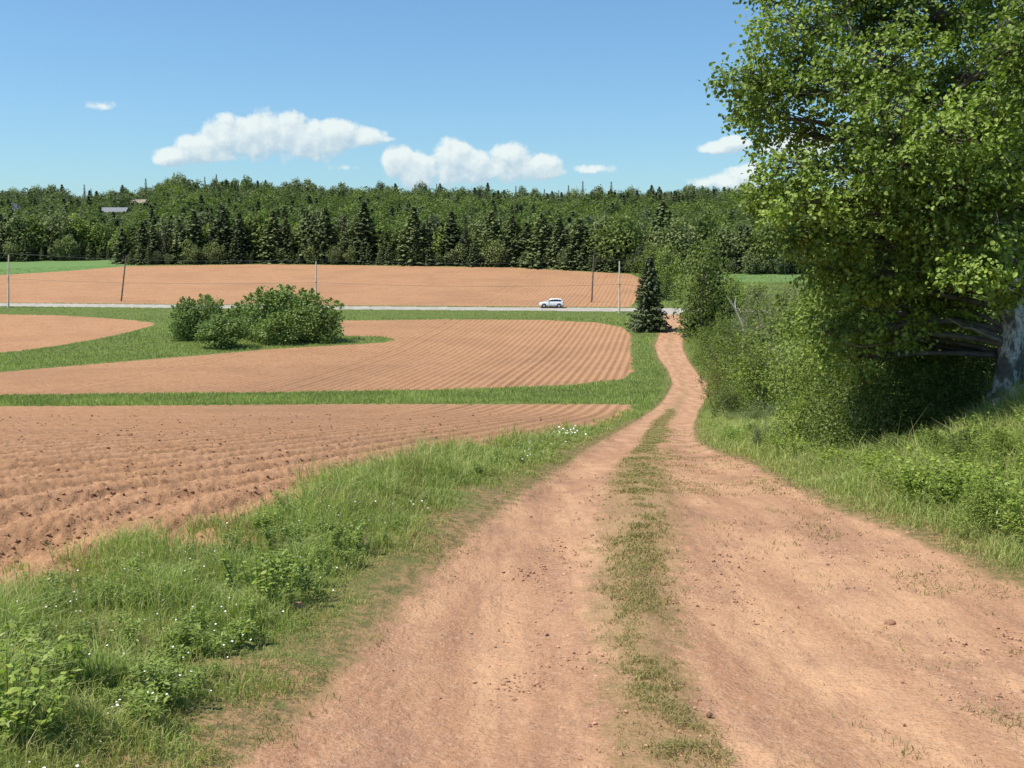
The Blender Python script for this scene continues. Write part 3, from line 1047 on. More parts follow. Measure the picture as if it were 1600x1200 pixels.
ysp = float(row2Y(517))
place_plant('spruce', SPB[0], at(1014, ysp), ysp, 1.0, 'dark spruce left of the dirt track where it meets the paved road', 'tree', sz=(118 / F * ysp) / 11)
ysp2 = float(row2Y(524))
place_plant('spruce', SPB[1], at(1104, ysp2), ysp2, 1.12, 'broad greener spruce right of the dirt track opposite the dark one', 'tree', sz=(128 / F * ysp2) / 12)
BR = [plant_meshes("mid_tree", broadleaf(9, w, 4200, .26, lb, .1, seed=s), lm, M_bark2) for s, w, lb, lm in ((61, 6, 16, ML_dec), (62, 7, 18, ML_shr))]
place_plant('broadleaf_tree', BR[0], at(1040, 222), 222, 1.25, 'round green tree just behind the dark roadside spruce', 'tree')
place_plant('broadleaf_tree', BR[1], at(1098, ysp2 - 4), ysp2 - 4, 1.35, 'rounded green tree crowding in front of the broad spruce right of the track', 'tree', sz=1.6)
place_plant('broadleaf_tree', BR[0], at(1018, 236), 236, 1.25, 'smaller green tree beyond the paved road, left of the round one', 'tree')
place_plant('broadleaf_tree', BR[1], at(1142, 178), 178, 1.0, 'dark green bushy tree at the right foot of the broad spruce', 'tree', sz=.97)
place_plant('broadleaf_tree', BR[0], at(1182, 160), 160, 1.1, 'green bushy tree behind the dead twigs, below the pale strip of field', 'tree', sz=.97)
place_plant('broadleaf_tree', BR[1], at(1228, 150), 150, 1.1, 'green bushy tree low behind the hedge, nearest the big birch', 'tree', sz=.97)

# ------------------------------------------------------------------ willow clump in the middle field
WIL = [plant_meshes("willow", broadleaf(7, w, 7000, .30, lb, .04, seed=s, trunk_r=.10, flat=1.05, hollow=.3, shoots=60), ML_wil, M_bark2) for s, w, lb in ((71, 6.5, 20), (72, 7.5, 24), (73, 6.0, 18))]
for px, row, wpx, hpx, k, lb in [
    (292, 532, 52, 66, 0, 'leftmost willow bush of the clump, upright with a spiky top'),
    (326, 530, 62, 70, 1, 'second willow bush from the left, with the dark gap at its right'),
    (346, 544, 72, 54, 2, 'low rounded willow bush at the front of the gap between the two clumps'),
    (376, 528, 50, 56, 0, 'low willow bush in the dip between the two clumps'),
    (412, 532, 70, 84, 1, 'tall willow bush at the left end of the large clump'),
    (448, 530, 78, 86, 2, 'tallest willow bush at the middle of the large clump'),
    (482, 533, 76, 80, 0, 'tall willow bush at the right of the large clump'),
    (504, 535, 58, 58, 1, 'lower willow bush closing the right end of the large clump'),
    (436, 537, 72, 50, 0, 'low willow bush at the front foot of the large clump'),
    (280, 529, 26, 40, 2, 'small willow bush at the far left foot of the clump')]:
    Y = float(row2Y(row)); x = at(px, Y)
    bw = (6.5, 7.5, 6.0)[k]
    place_plant('willow_bush', WIL[k], x, Y, wpx / F * Y / bw * 1.12, lb, 'bush', 'willow bushes in the middle of the fields', crown='foliage', trunk='stem', sz=hpx / F * Y / 7 * .93)

# ------------------------------------------------------------------ hedge of shrubs right of the track
def twiggy(h, w, n, seed, nleaf, lsize, levels=3):
    r = np.random.default_rng(seed)
    br = []; tips = []
    def grow(p, d, L, rad_, lev):
        q = p + d * L
        rq = math.hypot(q[0], q[1])
        if rq > w * .52: q = q * np.array([w * .52 / rq, w * .52 / rq, 1.0])
        mid = (p + q) / 2 + r.normal(size=3) * L * .08
        br.append((np.array([p, mid, q]), [rad_, rad_ * .8, rad_ * .55]))
        tips.append(q); tips.append(mid)
        if lev > 0:
            for _ in range(3 if lev > 1 else 3):
                dd = unit(d + r.normal(size=3) * .55 + np.array([0, 0, .12]))
                grow(q if r.random() < .6 else mid, dd, L * r.uniform(.55, .8), rad_ * .55, lev - 1)
    for i in range(n):
        a = r.random() * 6.28
        d = unit(np.array([math.cos(a) * .5, math.sin(a) * .5, 1.0]))
        p = np.array([math.cos(a), math.sin(a), 0]) * r.random() * w * .25
        p[2] = -.1
        grow(p, d, h * r.uniform(.28, .4), .022 * h / 3, levels)
    tips = np.array(tips)
    hi = tips[tips[:, 2] > .08 * h]
    P = hi[r.integers(0, len(hi), nleaf)] + np.clip(r.normal(size=(nleaf, 3)), -1.8, 1.8) * .14 * h / 4
    v, q, t = leaves(P, lsize * (.6 + .8 * r.random(nleaf)), .6)
    bv, bq = tubes(br, 3)
    return (v, q, t), (bv, bq)


def bushy(h, w, nleaf, size, seed, lobes=18):
    return broadleaf(h, w, nleaf, size, lobes, .05, seed=seed, trunk_r=.06, flat=1.0, hollow=.35, shoots=90)


SH = {
    'green': plant_meshes("green_shrub", bushy(4, 3.8, 9000, .10, 81), ML_shr, M_bark2),
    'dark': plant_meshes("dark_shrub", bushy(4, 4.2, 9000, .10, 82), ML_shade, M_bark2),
    'pale': plant_meshes("pale_shrub", twiggy(3.6, 3.0, 12, 83, 9000, .085), ML_pale, M_dead),
    'dead': plant_meshes("dead_shrub", twiggy(4.4, 3.4, 16, 84, 1500, .08, 4), ML_pale, M_dead),
    'brown': plant_meshes("brown_shrub", twiggy(3.6, 3.4, 15, 85, 4500, .08, 4), ML_shr, M_red),
    'yellow': plant_meshes("yellow_shrub", bushy(3.4, 3.2, 8000, .095, 86), ML_yel, M_bark2),
    'loose': plant_meshes("loose_shrub", twiggy(4.2, 3.6, 13, 87, 8500, .10), ML_shr, M_dead),
}
SHH = {'green': 4, 'dark': 4, 'pale': 3.8, 'dead': 5.0, 'brown': 4.2, 'yellow': 3.4, 'loose': 4.4}
DESC = {'green': 'leafy mid green shrub', 'dark': 'dense dark green shrub with shade put into its leaf colour', 'pale': 'grey-green fine leaved shrub', 'dead': 'mostly dead shrub of bare grey twigs',
        'brown': 'thin shrub with reddish brown twigs', 'yellow': 'fresh yellow-green shrub', 'loose': 'loose open green shrub'}
HEDGE = [  # px, Y, top row, kind, where
    (1102, 128, 512, 'green', 'at the foot of the broad spruce'),
    (1122, 120, 505, 'dark', 'just right of the foot of the broad spruce'),
    (1134, 104, 530, 'green', 'nearest the bend of the track'),
    (1150, 110, 490, 'loose', 'behind the pale leaning stem'),
    (1180, 102, 470, 'dead', 'standing high behind the hedge, left of two'),
    (1156, 84, 540, 'brown', 'above the outer bend of the track'),
    (1160, 80, 520, 'loose', 'behind the reddish twigs'),
    (1152, 70, 575, 'dark', 'right at the outer bend of the track'),
    (1205, 88, 440, 'dead', 'rising in front of the pale strip of field'),
    (1240, 84, 450, 'dead', 'rising highest at the left of the birch leaves'),
    (1150, 60, 560, 'brown', 'in the middle of the hedge'),
    (1185, 58, 520, 'loose', 'in the middle of the hedge, upper row'),
    (1225, 56, 470, 'loose', 'under the dead crowns'),
    (1262, 52, 455, 'yellow', 'beside the lowest left leaves of the birch'),
    (1166, 50, 605, 'green', 'low beside the grass at the bend'),
    (1165, 44, 590, 'loose', 'low in front of the reddish shrub'),
    (1205, 42, 560, 'green', 'in the lower middle of the hedge'),
    (1245, 40, 530, 'loose', 'left of the grey-green mound'),
    (1290, 36, 525, 'pale', 'forming a rounded mound under the birch'),
    (1335, 34, 530, 'pale', 'right half of the rounded mound under the birch'),
    (1160, 34, 640, 'pale', 'low at the grass edge'),
    (1200, 31, 625, 'pale', 'low by the small dark gap'),
    (1240, 29, 615, 'green', 'between the grey-green ones at the front'),
    (1278, 27, 610, 'yellow', 'bright in the sun at the front of the hedge'),
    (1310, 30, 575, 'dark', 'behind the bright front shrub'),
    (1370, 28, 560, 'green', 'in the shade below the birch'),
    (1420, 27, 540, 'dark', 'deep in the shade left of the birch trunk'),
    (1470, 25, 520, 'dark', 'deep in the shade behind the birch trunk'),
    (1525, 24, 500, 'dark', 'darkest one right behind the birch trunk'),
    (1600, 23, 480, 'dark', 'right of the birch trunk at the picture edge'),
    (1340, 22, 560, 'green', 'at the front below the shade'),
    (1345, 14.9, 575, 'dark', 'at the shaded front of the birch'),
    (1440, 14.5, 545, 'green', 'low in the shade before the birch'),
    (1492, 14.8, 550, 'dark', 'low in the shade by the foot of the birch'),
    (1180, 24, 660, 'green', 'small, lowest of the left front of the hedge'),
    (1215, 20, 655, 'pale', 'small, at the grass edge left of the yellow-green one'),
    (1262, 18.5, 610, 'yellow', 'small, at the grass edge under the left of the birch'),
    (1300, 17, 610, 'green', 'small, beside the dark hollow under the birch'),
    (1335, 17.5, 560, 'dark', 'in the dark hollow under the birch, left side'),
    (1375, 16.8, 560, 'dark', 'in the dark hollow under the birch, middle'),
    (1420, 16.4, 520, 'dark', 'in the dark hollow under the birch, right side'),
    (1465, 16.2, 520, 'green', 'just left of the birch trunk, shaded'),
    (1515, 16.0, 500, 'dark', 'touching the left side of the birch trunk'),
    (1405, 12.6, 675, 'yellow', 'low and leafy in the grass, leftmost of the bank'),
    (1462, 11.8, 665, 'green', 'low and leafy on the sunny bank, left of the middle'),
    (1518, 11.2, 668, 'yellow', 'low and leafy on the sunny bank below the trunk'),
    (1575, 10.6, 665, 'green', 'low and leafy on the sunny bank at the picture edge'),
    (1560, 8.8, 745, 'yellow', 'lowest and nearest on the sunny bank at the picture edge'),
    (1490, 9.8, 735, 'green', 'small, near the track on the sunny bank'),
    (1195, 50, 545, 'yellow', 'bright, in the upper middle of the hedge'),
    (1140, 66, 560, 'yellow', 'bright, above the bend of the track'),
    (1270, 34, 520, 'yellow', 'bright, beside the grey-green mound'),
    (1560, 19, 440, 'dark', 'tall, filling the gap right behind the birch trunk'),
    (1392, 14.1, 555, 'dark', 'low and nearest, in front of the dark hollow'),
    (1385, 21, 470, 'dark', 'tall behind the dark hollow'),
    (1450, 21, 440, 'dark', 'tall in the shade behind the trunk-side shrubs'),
    (1300, 23, 520, 'green', 'half shaded under the left birch leaves'),
]
SHH = {k: float(np.quantile([v_.co.z for v_ in m[0].vertices], .985)) for k, m in SH.items()}
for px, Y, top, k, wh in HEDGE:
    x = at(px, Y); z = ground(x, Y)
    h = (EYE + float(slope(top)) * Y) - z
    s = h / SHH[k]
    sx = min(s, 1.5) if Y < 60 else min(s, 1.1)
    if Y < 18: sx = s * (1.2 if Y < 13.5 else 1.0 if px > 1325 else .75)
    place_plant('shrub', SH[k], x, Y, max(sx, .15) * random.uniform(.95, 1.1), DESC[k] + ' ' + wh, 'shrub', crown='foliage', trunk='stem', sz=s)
# the pale leaning dead stem in the hedge
me_v, me_q = tubes([(np.array([[at(1170, 78), 78, EYE + slope(532) * 78 - 1.0], [at(1160, 78), 78, EYE + slope(505) * 78], [at(1147, 78), 78, EYE + slope(480) * 78], [at(1134, 78), 78, EYE + slope(462) * 78]]), [.09, .075, .055, .03]),
                    (np.array([[at(1150, 78), 78, EYE + slope(486) * 78], [at(1149, 78), 78.3, EYE + slope(474) * 78], [at(1151, 78), 78.5, EYE + slope(464) * 78]]), [.04, .03, .015])], 6)
tag(obj('dead_tree', make_mesh('dead_tree', me_v, quads=me_q, mat=plain("bleached_wood", (.42, .40, .33), .8), smooth=True)),
    'bleached bare stem leaning left out of the hedge beside the broad spruce', 'dead tree')

# ------------------------------------------------------------------ the big birch at the right
BT = (at(1570, 14.2), 14.2)
BZ = ground(*BT)


def w3(px, row, Y):
    return np.array([at(px, Y) if False else float(xdir(px, row) * Y), Y, EYE + float(slope(row)) * Y])


LOBES = [  # px, row, Y, radius m
    (1262, -30, 14.0, .80), (1240, 40, 13.6, .62), (1225, 95, 13.8, .52), (1168, 128, 13.5, .34), (1205, 140, 14.2, .50), (1188, 185, 13.6, .36), (1235, 205, 14.4, .52),
    (1228, 262, 13.2, .46), (1205, 305, 13.6, .34), (1262, 318, 13.0, .50), (1250, 372, 13.4, .30), (1310, 380, 13.4, .48), (1290, 425, 13.8, .36), (1340, 450, 13.6, .44), (1300, 480, 14.4, .3),
    (1310, 30, 14.6, .70), (1300, 130, 13.2, .60), (1330, 215, 14.9, .45), (1325, 280, 13.2, .62), (1375, 345, 13.0, .60), (1395, 430, 13.3, .55), (1400, 510, 13.8, .45), (1350, 530, 14.4, .38),
    (1385, 90, 13.3, .72), (1390, 175, 12.6, .62), (1410, 255, 12.4, .62), (1450, 330, 12.6, .60), (1470, 410, 13.0, .50), (1480, 480, 14.4, .45),
    (1460, 30, 13.8, .75), (1470, 130, 14.8, .60), (1490, 205, 12.2, .66), (1500, 290, 12.2, .58), (1550, 360, 12.2, .50), (1520, 420, 12.0, .34), (1580, 420, 12.4, .45), (1606, 455, 12.8, .34),
    (1540, 60, 15.4, .65), (1560, 170, 12.8, .55), (1575, 260, 12.4, .60), (1610, 330, 12.6, .60), (1620, 200, 14.0, .65), (1640, 90, 14.2, .75), (1600, 0, 15.0, .8), (1530, -40, 14.0, .85),
    (1400, -50, 14.2, .9), (1330, -100, 14.4, .85), (1440, 560, 15.0, .45), (1370, 480, 15.0, .5), (1440, 400, 15.2, .55), (1350, 400, 15.0, .5),
    (1420, -170, 14.2, .95), (1550, -180, 14.6, 1.0), (1480, -290, 14.4, .9), (1620, -300, 14.6, 1.0), (1700, -150, 14.4, 1.0), (1720, 30, 14.6, .95), (1740, 180, 14.4, .95),
    (1700, 300, 13.6, .75), (1720, 420, 14.2, .8), (1800, 100, 15.0, .95), (1810, 280, 15.0, .9), (1560, -420, 14.5, .85), (1660, -430, 14.5, .75), (1790, -80, 15, .9), (1650, 420, 15.4, .6),
    (1560, 110, 17.0, .9), (1450, 220, 17.2, .85), (1640, 250, 17.0, 1.0), (1500, 340, 17.0, .9), (1400, 330, 16.6, .7), (1350, 120, 16.8, .7), (1500, -60, 17.0, 1.0), (1700, -60, 17, 1.0),
    (1390, 380, 14.8, .6), (1430, 450, 14.6, .55), (1490, 400, 14.9, .6), (1330, 420, 14.4, .5), (1450, 260, 14.8, .7), (1380, 230, 14.4, .6),
    (1520, 300, 14.8, .7), (1560, 380, 15.0, .6), (1480, 500, 15.4, .5), (1410, 530, 15.0, .45), (1430, 150, 14.6, .7), (1400, 30, 14.4, .7), (1600, 540, 16.0, .5),
    (1330, 560, 14.0, .4), (1290, 520, 13.8, .35),
    (1600, 60, 11.8, .5), (1650, 130, 11.6, .7), (1690, 10, 12, .9), (1700, -260, 12.5, .9),
]
r = np.random.default_rng(5)
tr0 = np.array([BT[0], BT[1], BZ - .1])
k1 = w3(1577, 560, 14.2); k2 = w3(1582, 500, 14.2); k3 = w3(1578, 380, 14.2); k4 = w3(1566, 200, 14.3); k5 = w3(1568, 60, 14.4); k6 = w3(1580, -200, 14.4); k7 = w3(1575, -400, 14.4)
tk = np.array([tr0, tr0 + (k1 - tr0) * .12, tr0 + (k1 - tr0) * .5, k1, k2, k3, k4, k5, k6, k7])
trunk_paths = [(tk, [.27, .19, .16, .15, .145, .12, .10, .08, .06, .02])]
for a in (0.3, 1.7, 2.9, 4.1, 5.4):     # root flare
    e_ = tr0 + np.array([math.cos(a) * .34, math.sin(a) * .34, -.05])
    trunk_paths.append((np.array([tr0 + [math.cos(a) * .08, math.sin(a) * .08, .42], tr0 + [math.cos(a) * .19, math.sin(a) * .19, .16], e_]), [.10, .09, .05]))
s2 = w3(1583, 560, 14.4)
second = np.array([tr0 + [.18, .15, .3], s2, w3(1600, 470, 14.6), w3(1625, 330, 14.8), w3(1660, 120, 14.8), w3(1690, -120, 14.8)])
trunk_paths.append((second, [.16, .13, .11, .09, .07, .03]))
third = np.array([k2, w3(1545, 440, 14.0), w3(1500, 375, 13.7), w3(1440, 290, 13.6), w3(1370, 170, 13.8), w3(1320, 20, 14.0)])
trunk_paths.append((third, [.13, .11, .09, .07, .05, .02]))
limbs = []
skel = [np.array([np.interp(np.linspace(0, len(tk_) - 1, 60), np.arange(len(tk_)), tk_[:, j]) for j in range(3)]).T for tk_ in (tk, second, third)]
skel = np.concatenate([skel[0][22:], skel[1][12:], skel[2]])
LP, LO, LT = [], [], []
twigs = []
for (px, row, Y, R_) in LOBES:
    R_ = R_ * (.82 if Y < 16 else .9)
    c_ = w3(px, row, Y)
    d_ = np.linalg.norm((skel - c_) * [1, 1, 1.0], axis=1) + np.maximum(skel[:, 2] - c_[2] + .3, 0) * 1.5
    s_ = skel[np.argmin(d_)]
    mid = (s_ + c_) / 2 + np.array([0, 0, .15]) + r.normal(size=3) * .1
    path = bez(s_, mid, c_, 7)
    Ld = np.linalg.norm(c_ - s_)
    limbs.append((path, np.linspace(.022 + .012 * Ld, .012, 7)))
    nt = int(92 * R_ ** 1.7 / .45) + 16
    dd = unit(r.normal(size=(nt, 3)) * [1, 1, .8]) * [1.05, 1.05, .62]
    rr_ = R_ * (.35 + .68 * r.random(nt) ** .55)
    tp = c_ + dd * rr_[:, None]
    lob_t = r.random() * .3
    for i in range(nt):
        if i % 2 == 0:
            st = path[r.integers(3, 7)]
            m_ = (st + tp[i]) / 2 + r.normal(size=3) * .07 + [0, 0, .06]
            twigs.append((np.array([st, m_, tp[i]]), [.009, .006, .003]))
    nl = 17
    k = np.repeat(np.arange(nt), nl)
    # leaves hang in small sprays along the twig end
    axis = unit(dd + r.normal(size=(nt, 3)) * .5 + [0, 0, -.5])
    tt = r.random(nt * nl)
    P = tp[k] + axis[k] * (tt * .22)[:, None] + r.normal(size=(nt * nl, 3)) * .05
    LP.append(P); LO.append(dd[k]); LT.append(np.clip(.0 + lob_t * 1.6 + .6 * r.random(nt * nl), 0, 1))
LP = np.concatenate(LP); LO = np.concatenate(LO); LT = np.concatenate(LT)
print("birch leaves", len(LP))
v, q, t = leaves(LP, .058 * (.65 + .6 * r.random(len(LP))), .82, droop=.9, outward=LO, out_w=.3, tint=LT, oval=True)
root = empty('birch_tree', (BT[0], BT[1], BZ))
tag(root, 'big leafy birch with a mottled grey and white trunk at the right edge', 'tree')


def local(vv):
    return vv - np.array([BT[0], BT[1], BZ])


obj('crown', make_mesh('birch_crown', local(v), quads=q, mat=ML_big, attrs={'tint': t}), root)
bv, bq = tubes(trunk_paths, 12)
obj('trunk', make_mesh('birch_trunk', local(bv), quads=bq, mat=M_bark, smooth=True), root)
for l_ in limbs:
    bv, bq = tubes([l_], 6)
    obj('limb', make_mesh('birch_limb', local(bv), quads=bq, mat=M_bark2, smooth=True), root)
dead = [(np.array([w3(1562, 532, 14.1), w3(1540, 524, 13.9), w3(1518, 513, 13.7), w3(1505, 512, 13.6), w3(1482, 497, 13.5)]), [.03, .026, .022, .014, .006]),
        (np.array([w3(1300, 530, 13.6), w3(1345, 542, 13.7), w3(1400, 535, 13.9), w3(1470, 520, 14.1)]), [.008, .012, .016, .02])]
for _ in range(14):
    p0 = w3(r.uniform(1340, 1580), r.uniform(80, 480), r.uniform(12.6, 14.5))
    d_ = unit(np.array([-1, r.normal() * .4, r.normal() * .6])) * r.uniform(.25, .5)
    dead.append((np.array([p0, p0 + d_ * .5 + r.normal(size=3) * .04, p0 + d_]), [.009, .006, .003]))
for l_ in dead:
    bv, bq = tubes([l_], 5)
    obj('dead_branch', make_mesh('birch_dead_branch', local(bv), quads=bq, mat=M_dead, smooth=True), root)
bv, bq = tubes(twigs, 3)
obj('twigs', make_mesh('birch_twigs', local(bv), quads=bq, mat=M_bark2), root)

# trees behind the birch
BK = [plant_meshes("back_tree", broadleaf(8, 6.5, 15000, .12, 24, .06, seed=s, trunk_r=.12, hollow=.3), lm, M_bark2) for s, lm in ((91, ML_shade), (92, ML_shr))]  # first kind carries the leaf colour with shade painted in
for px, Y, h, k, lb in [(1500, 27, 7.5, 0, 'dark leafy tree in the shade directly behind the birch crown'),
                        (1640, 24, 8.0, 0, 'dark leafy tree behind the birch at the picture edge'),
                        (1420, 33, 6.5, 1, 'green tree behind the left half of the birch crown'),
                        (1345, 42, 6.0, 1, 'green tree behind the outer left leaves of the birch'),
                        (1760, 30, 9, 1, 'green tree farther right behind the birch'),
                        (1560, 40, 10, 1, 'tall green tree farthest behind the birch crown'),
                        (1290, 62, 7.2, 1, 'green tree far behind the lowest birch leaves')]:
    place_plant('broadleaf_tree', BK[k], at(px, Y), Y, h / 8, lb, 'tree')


def rock(name, x, y, sx, sy, sz, seed, mat, label, cat='stone', sink=.25, group=None):
    import bmesh
    bm = bmesh.new(); bmesh.ops.create_icosphere(bm, subdivisions=3, radius=1)
    rr = np.random.default_rng(seed); ax = rr.normal(size=(9, 3)); ax = unit(ax)
    for v_ in bm.verts:
        c_ = np.array(v_.co); f = min([1.0] + [(.62 + .25 * rr_) / max(1e-3, float(a @ c_)) for a, rr_ in zip(ax, np.linspace(0, 1, 9)) if float(a @ c_) > 0])
        v_.co = Vector((c_[0] * f * sx, c_[1] * f * sy, c_[2] * f * sz))
    me = bpy.data.meshes.new(name); bm.to_mesh(me); bm.free(); me.materials.append(mat)
    o = obj(name, me, loc=(x, y, ground(x, y) + sz * (1 - 2 * sink) * .6))
    tag(o, label, cat, group)
    return o


M_stone = plain("red_sandstone", (.34, .19, .12), .9, .1, .25, 25)
M_pale = plain("pale_stone", (.62, .62, .60), .8, .2, .2, 5)
bx_, by_ = at(1600, 13.9), 13.9
rock('boulder', bx_, by_, .19, .24, .26, 3, M_pale, 'pale boulder lying right of the birch trunk at the picture edge', 'boulder', .1)
x, y = P2W(463, 968); rock('stone', x, y, .045, .04, .06, 4, M_stone, 'reddish stone standing in the grass between weeds and track')
x, y = P2W(135, 1142); rock('stone', x, y, .032, .03, .03, 5, M_stone, 'pale red stone in the grass at bottom left')
x, y = P2W(1390, 970); rock('stone', x, y, .038, .03, .03, 6, M_stone, 'angular stone on the right wheel rut')
x, y = P2W(855, 983); rock('stone', x, y, .012, .012, .016, 7, plain("dark_stone", (.08, .05, .05), .8), 'small dark stone on the left wheel rut')

# ------------------------------------------------------------------ grass
def blades(x, y, z, h, w, lean, tint, tint2, seg=True):
    n = len(x); P = np.stack([x, y, z], 1)
    a = rng.random(n) * 2 * PI
    side = np.stack([np.cos(a), np.sin(a), np.zeros(n)], 1)
    la = rng.random(n) * 2 * PI
    ld = np.stack([np.cos(la), np.sin(la), np.zeros(n)], 1) * (lean * h)[:, None]
    up = np.array([0, 0, 1.0]); W = (w * .5)[:, None]; Hh = h[:, None]
    b0 = P - side * W; b1 = P + side * W
    if not seg:
        tip = P + ld + up * Hh
        V = np.stack([b0, b1, tip], 1).reshape(-1, 3)
        return V, None, np.arange(n * 3).reshape(n, 3), np.repeat(tint, 3), np.repeat(tint2, 3)
    m0 = P - side * W * .8 + ld * .3 + up * Hh * .58; m1 = P + side * W * .8 + ld * .3 + up * Hh * .58
    tip = P + ld * 1.0 + up * Hh * (1 - .35 * np.clip(lean, 0, 1))[:, None]
    V = np.stack([b0, b1, m1, m0, tip], 1).reshape(-1, 3)
    i = np.arange(n) * 5
    return V, np.stack([i, i + 1, i + 2, i + 3], 1), np.stack([i + 3, i + 2, i + 4], 1), np.repeat(tint, 5), np.repeat(tint2, 5)


def fast_masks(x, y):
    df, _ = d_fields(x, y)
    return df, d_track(x, y), sdf(ROADPOLY, x, y)


def scatter(N, r0, r1, a0=-27.5, a1=27.5):
    a = np.radians(rng.uniform(a0, a1, N)); rr = r0 * (r1 / r0) ** rng.random(N)
    return rr * np.sin(a), -1.0 + rr * np.cos(a), rr


# verge grass (near)
x, y, rr = scatter(760000, 4.0, 75)
df, dt, da = fast_masks(x, y)
nz = fbm(x * 1.1, y * 1.1, 101, 4); nz2 = fbm(x * 3.3, y * 3.3, 111, 3); jit = (fbm(x * 1.7, y * 1.7, 121, 4) - .5)
left = x < mX(y)
edge = dt + (nz2 - .5) * .35
fe = df + jit * 1.9 + .22
dens = sstep(-.02, .35, edge) * sstep(-.45, .4, fe)
dens = np.where(left, dens, dens)
# thin patches in the left verge near the camera
dens *= np.where(left & (rr < 14), .35 + .65 * sstep(.36, .52, nz), 1)
keep = rng.random(len(x)) < dens
x, y, rr, nz, nz2, dt, df, left, edge, fe = [a_[keep] for a_ in (x, y, rr, nz, nz2, dt, df, left, edge, fe)]
hl = .035 + .32 * sstep(.1, 1.5, edge) * (.35 + 1.2 * nz) * (1 - .55 * sstep(.3, -.3, fe) if False else 1)
hl = hl * np.where(fe < .4, .7, 1) * (1 + .45 * sstep(.56, .66, nz2)) * (.6 + .35 * sstep(.35, .6, nz))
hl = np.where(left & (rr < 12), hl * .75, hl)
hr_ = .05 + (.24 + .42 * nz * sstep(16, 8, rr) * 0 + .36 * nz) * sstep(.05, 1.2, edge)
h = np.where(left, hl, hr_) * rng.uniform(.5, 1.25, len(x))
w = np.maximum(.0045, .00062 * rr) * rng.uniform(.7, 1.4, len(x))
tint = np.clip(.15 + .9 * (nz2 - .25) * .8 + .35 * rng.random(len(x)) + np.where(left, 0, .12), 0, 1)
dry = sstep(.52, .64, fbm(x * 1.9, y * 1.9, 115, 3))
t2 = np.where(rng.random(len(x)) < .08 + .32 * dry + .30 * (1 - sstep(.1, .7, edge)), rng.uniform(.35, .85, len(x)), 0)
tall = (rng.random(len(x)) < .012) & (left | (x - xR(y) < 1.2))
h = np.where(tall, h * 1.6 + .05, h); w = np.where(tall, w * .7, w); t2 = np.where(tall, .55, t2)
z = H(x, y) - .01
V1, Qa, Ta, ta, tb = blades(x, y, z, h, w, rng.uniform(.15, 1.0, len(x)) ** 1.2, tint, t2)
print("near blades", len(x))
tag(obj("grass", make_mesh("grass", V1, quads=Qa, tris=Ta, mat=ML_grass, attrs={'tint': ta, 'tint2': tb})),
    'long green grass of the verges on both sides of the dirt track', 'grass', kind='stuff')

# grass strips farther off
x, y, rr = scatter(420000, 60, 330)
df, dt, da = fast_masks(x, y)
pxs = 800 + F * x / y
jit = (fbm(x * .8, y * .8, 131, 3) - .5)
jit = jit + 1.4 * (fbm(x * .25, y * .25, 132, 3) - .5)
ok = (dt > .15) & (df + jit * 1.0 > .12) & (da > .4) & ~((pxs > 1125) & (y < 200))
x, y, rr, df, dt = [a_[ok] for a_ in (x, y, rr, df, dt)]
nz = fbm(x * .25, y * .25, 141, 4)
crop = (y > 262)
h = np.where(crop, .25, .18 + .45 * nz) * rng.uniform(.5, 1.2, len(x)) * np.where((df < .8) | (dt < .8), .6, 1) * (.75 + .0 * rr)
h = np.where((y > 190) & (y < 206), h * .6, h)
w = .00055 * rr * rng.uniform(.8, 1.8, len(x)) * 1.3
tint = np.clip(.1 + 1.0 * (nz - .3) + .3 * rng.random(len(x)), 0, 1)
V1, _, Ta, ta, tb = blades(x, y, H(x, y) - .03, h, w, rng.uniform(.1, .6, len(x)), tint, (rng.random(len(x)) < .07) * .5, False)
print("far blades", len(x))
tag(obj("grass_strip", make_mesh("grass_strip", V1, tris=Ta, mat=ML_grass, attrs={'tint': ta, 'tint2': tb})),
    'green grass strips dividing the red fields in the distance', 'grass', kind='stuff')

# trodden grass on the hump between the ruts and wisps on the right shoulder
x, y, rr = scatter(300000, 4.0, 70)
x2, y2, rr2 = scatter(330000, 4.2, 80, 0, 5)
x2 = mX(y2) + rng.normal(size=len(x2)) * .85 * mW(y2)
x = np.concatenate([x, x2]); y = np.concatenate([y, y2]); rr = np.concatenate([rr, rr2])
mn = np.abs(x - mX(y)) / np.maximum(mW(y), .02)
pn = fbm(x * 5, y * 5, 151, 4); pn2 = fbm(x * 1.2, y * 1.2, 161, 3)
p_med = sstep(1.45, .5, mn + (pn - .5) * 2.2) * 0
p_med = (1 - sstep(.55, 1.3, mn + (pn - .5) * 2.6)) * mS(y) * (.04 + .96 * sstep(.44, .58, .55 * pn + .45 * fbm(x * 2.2, y * 1.4, 155, 3))) * .42
offr = xR(y) - x
p_sh = (1 - sstep(.2, 1.6, offr)) * (offr > -.3) * sstep(.47, .56, .4 * pn + .6 * fbm(x * 1.6, y * 1.1, 156, 3)) * 1.0 * (y < 40)
p_ls = (1 - sstep(.0, .25, x - xL(y))) * (x > xL(y) - .2) * sstep(.45, .6, pn) * .6
keep = rng.random(len(x)) < np.clip(p_med + p_sh + p_ls, 0, 1) * .75
x, y, rr, pn, pn2 = [a_[keep] for a_ in (x, y, rr, pn, pn2)]
h = rng.uniform(.012, .05, len(x)) * (.6 + .9 * pn2)
w = np.maximum(.004, .0006 * rr) * rng.uniform(.7, 1.3, len(x))
V1, Qa, Ta, ta, tb = blades(x, y, H(x, y) - .004, h, w, rng.uniform(.5, 1.6, len(x)), np.clip(.7 * rng.random(len(x)) + .5 * (.6 - pn2), 0, 1), (rng.random(len(x)) < .42 + .45 * (pn < .5)) * .75)
print("median blades", len(x))
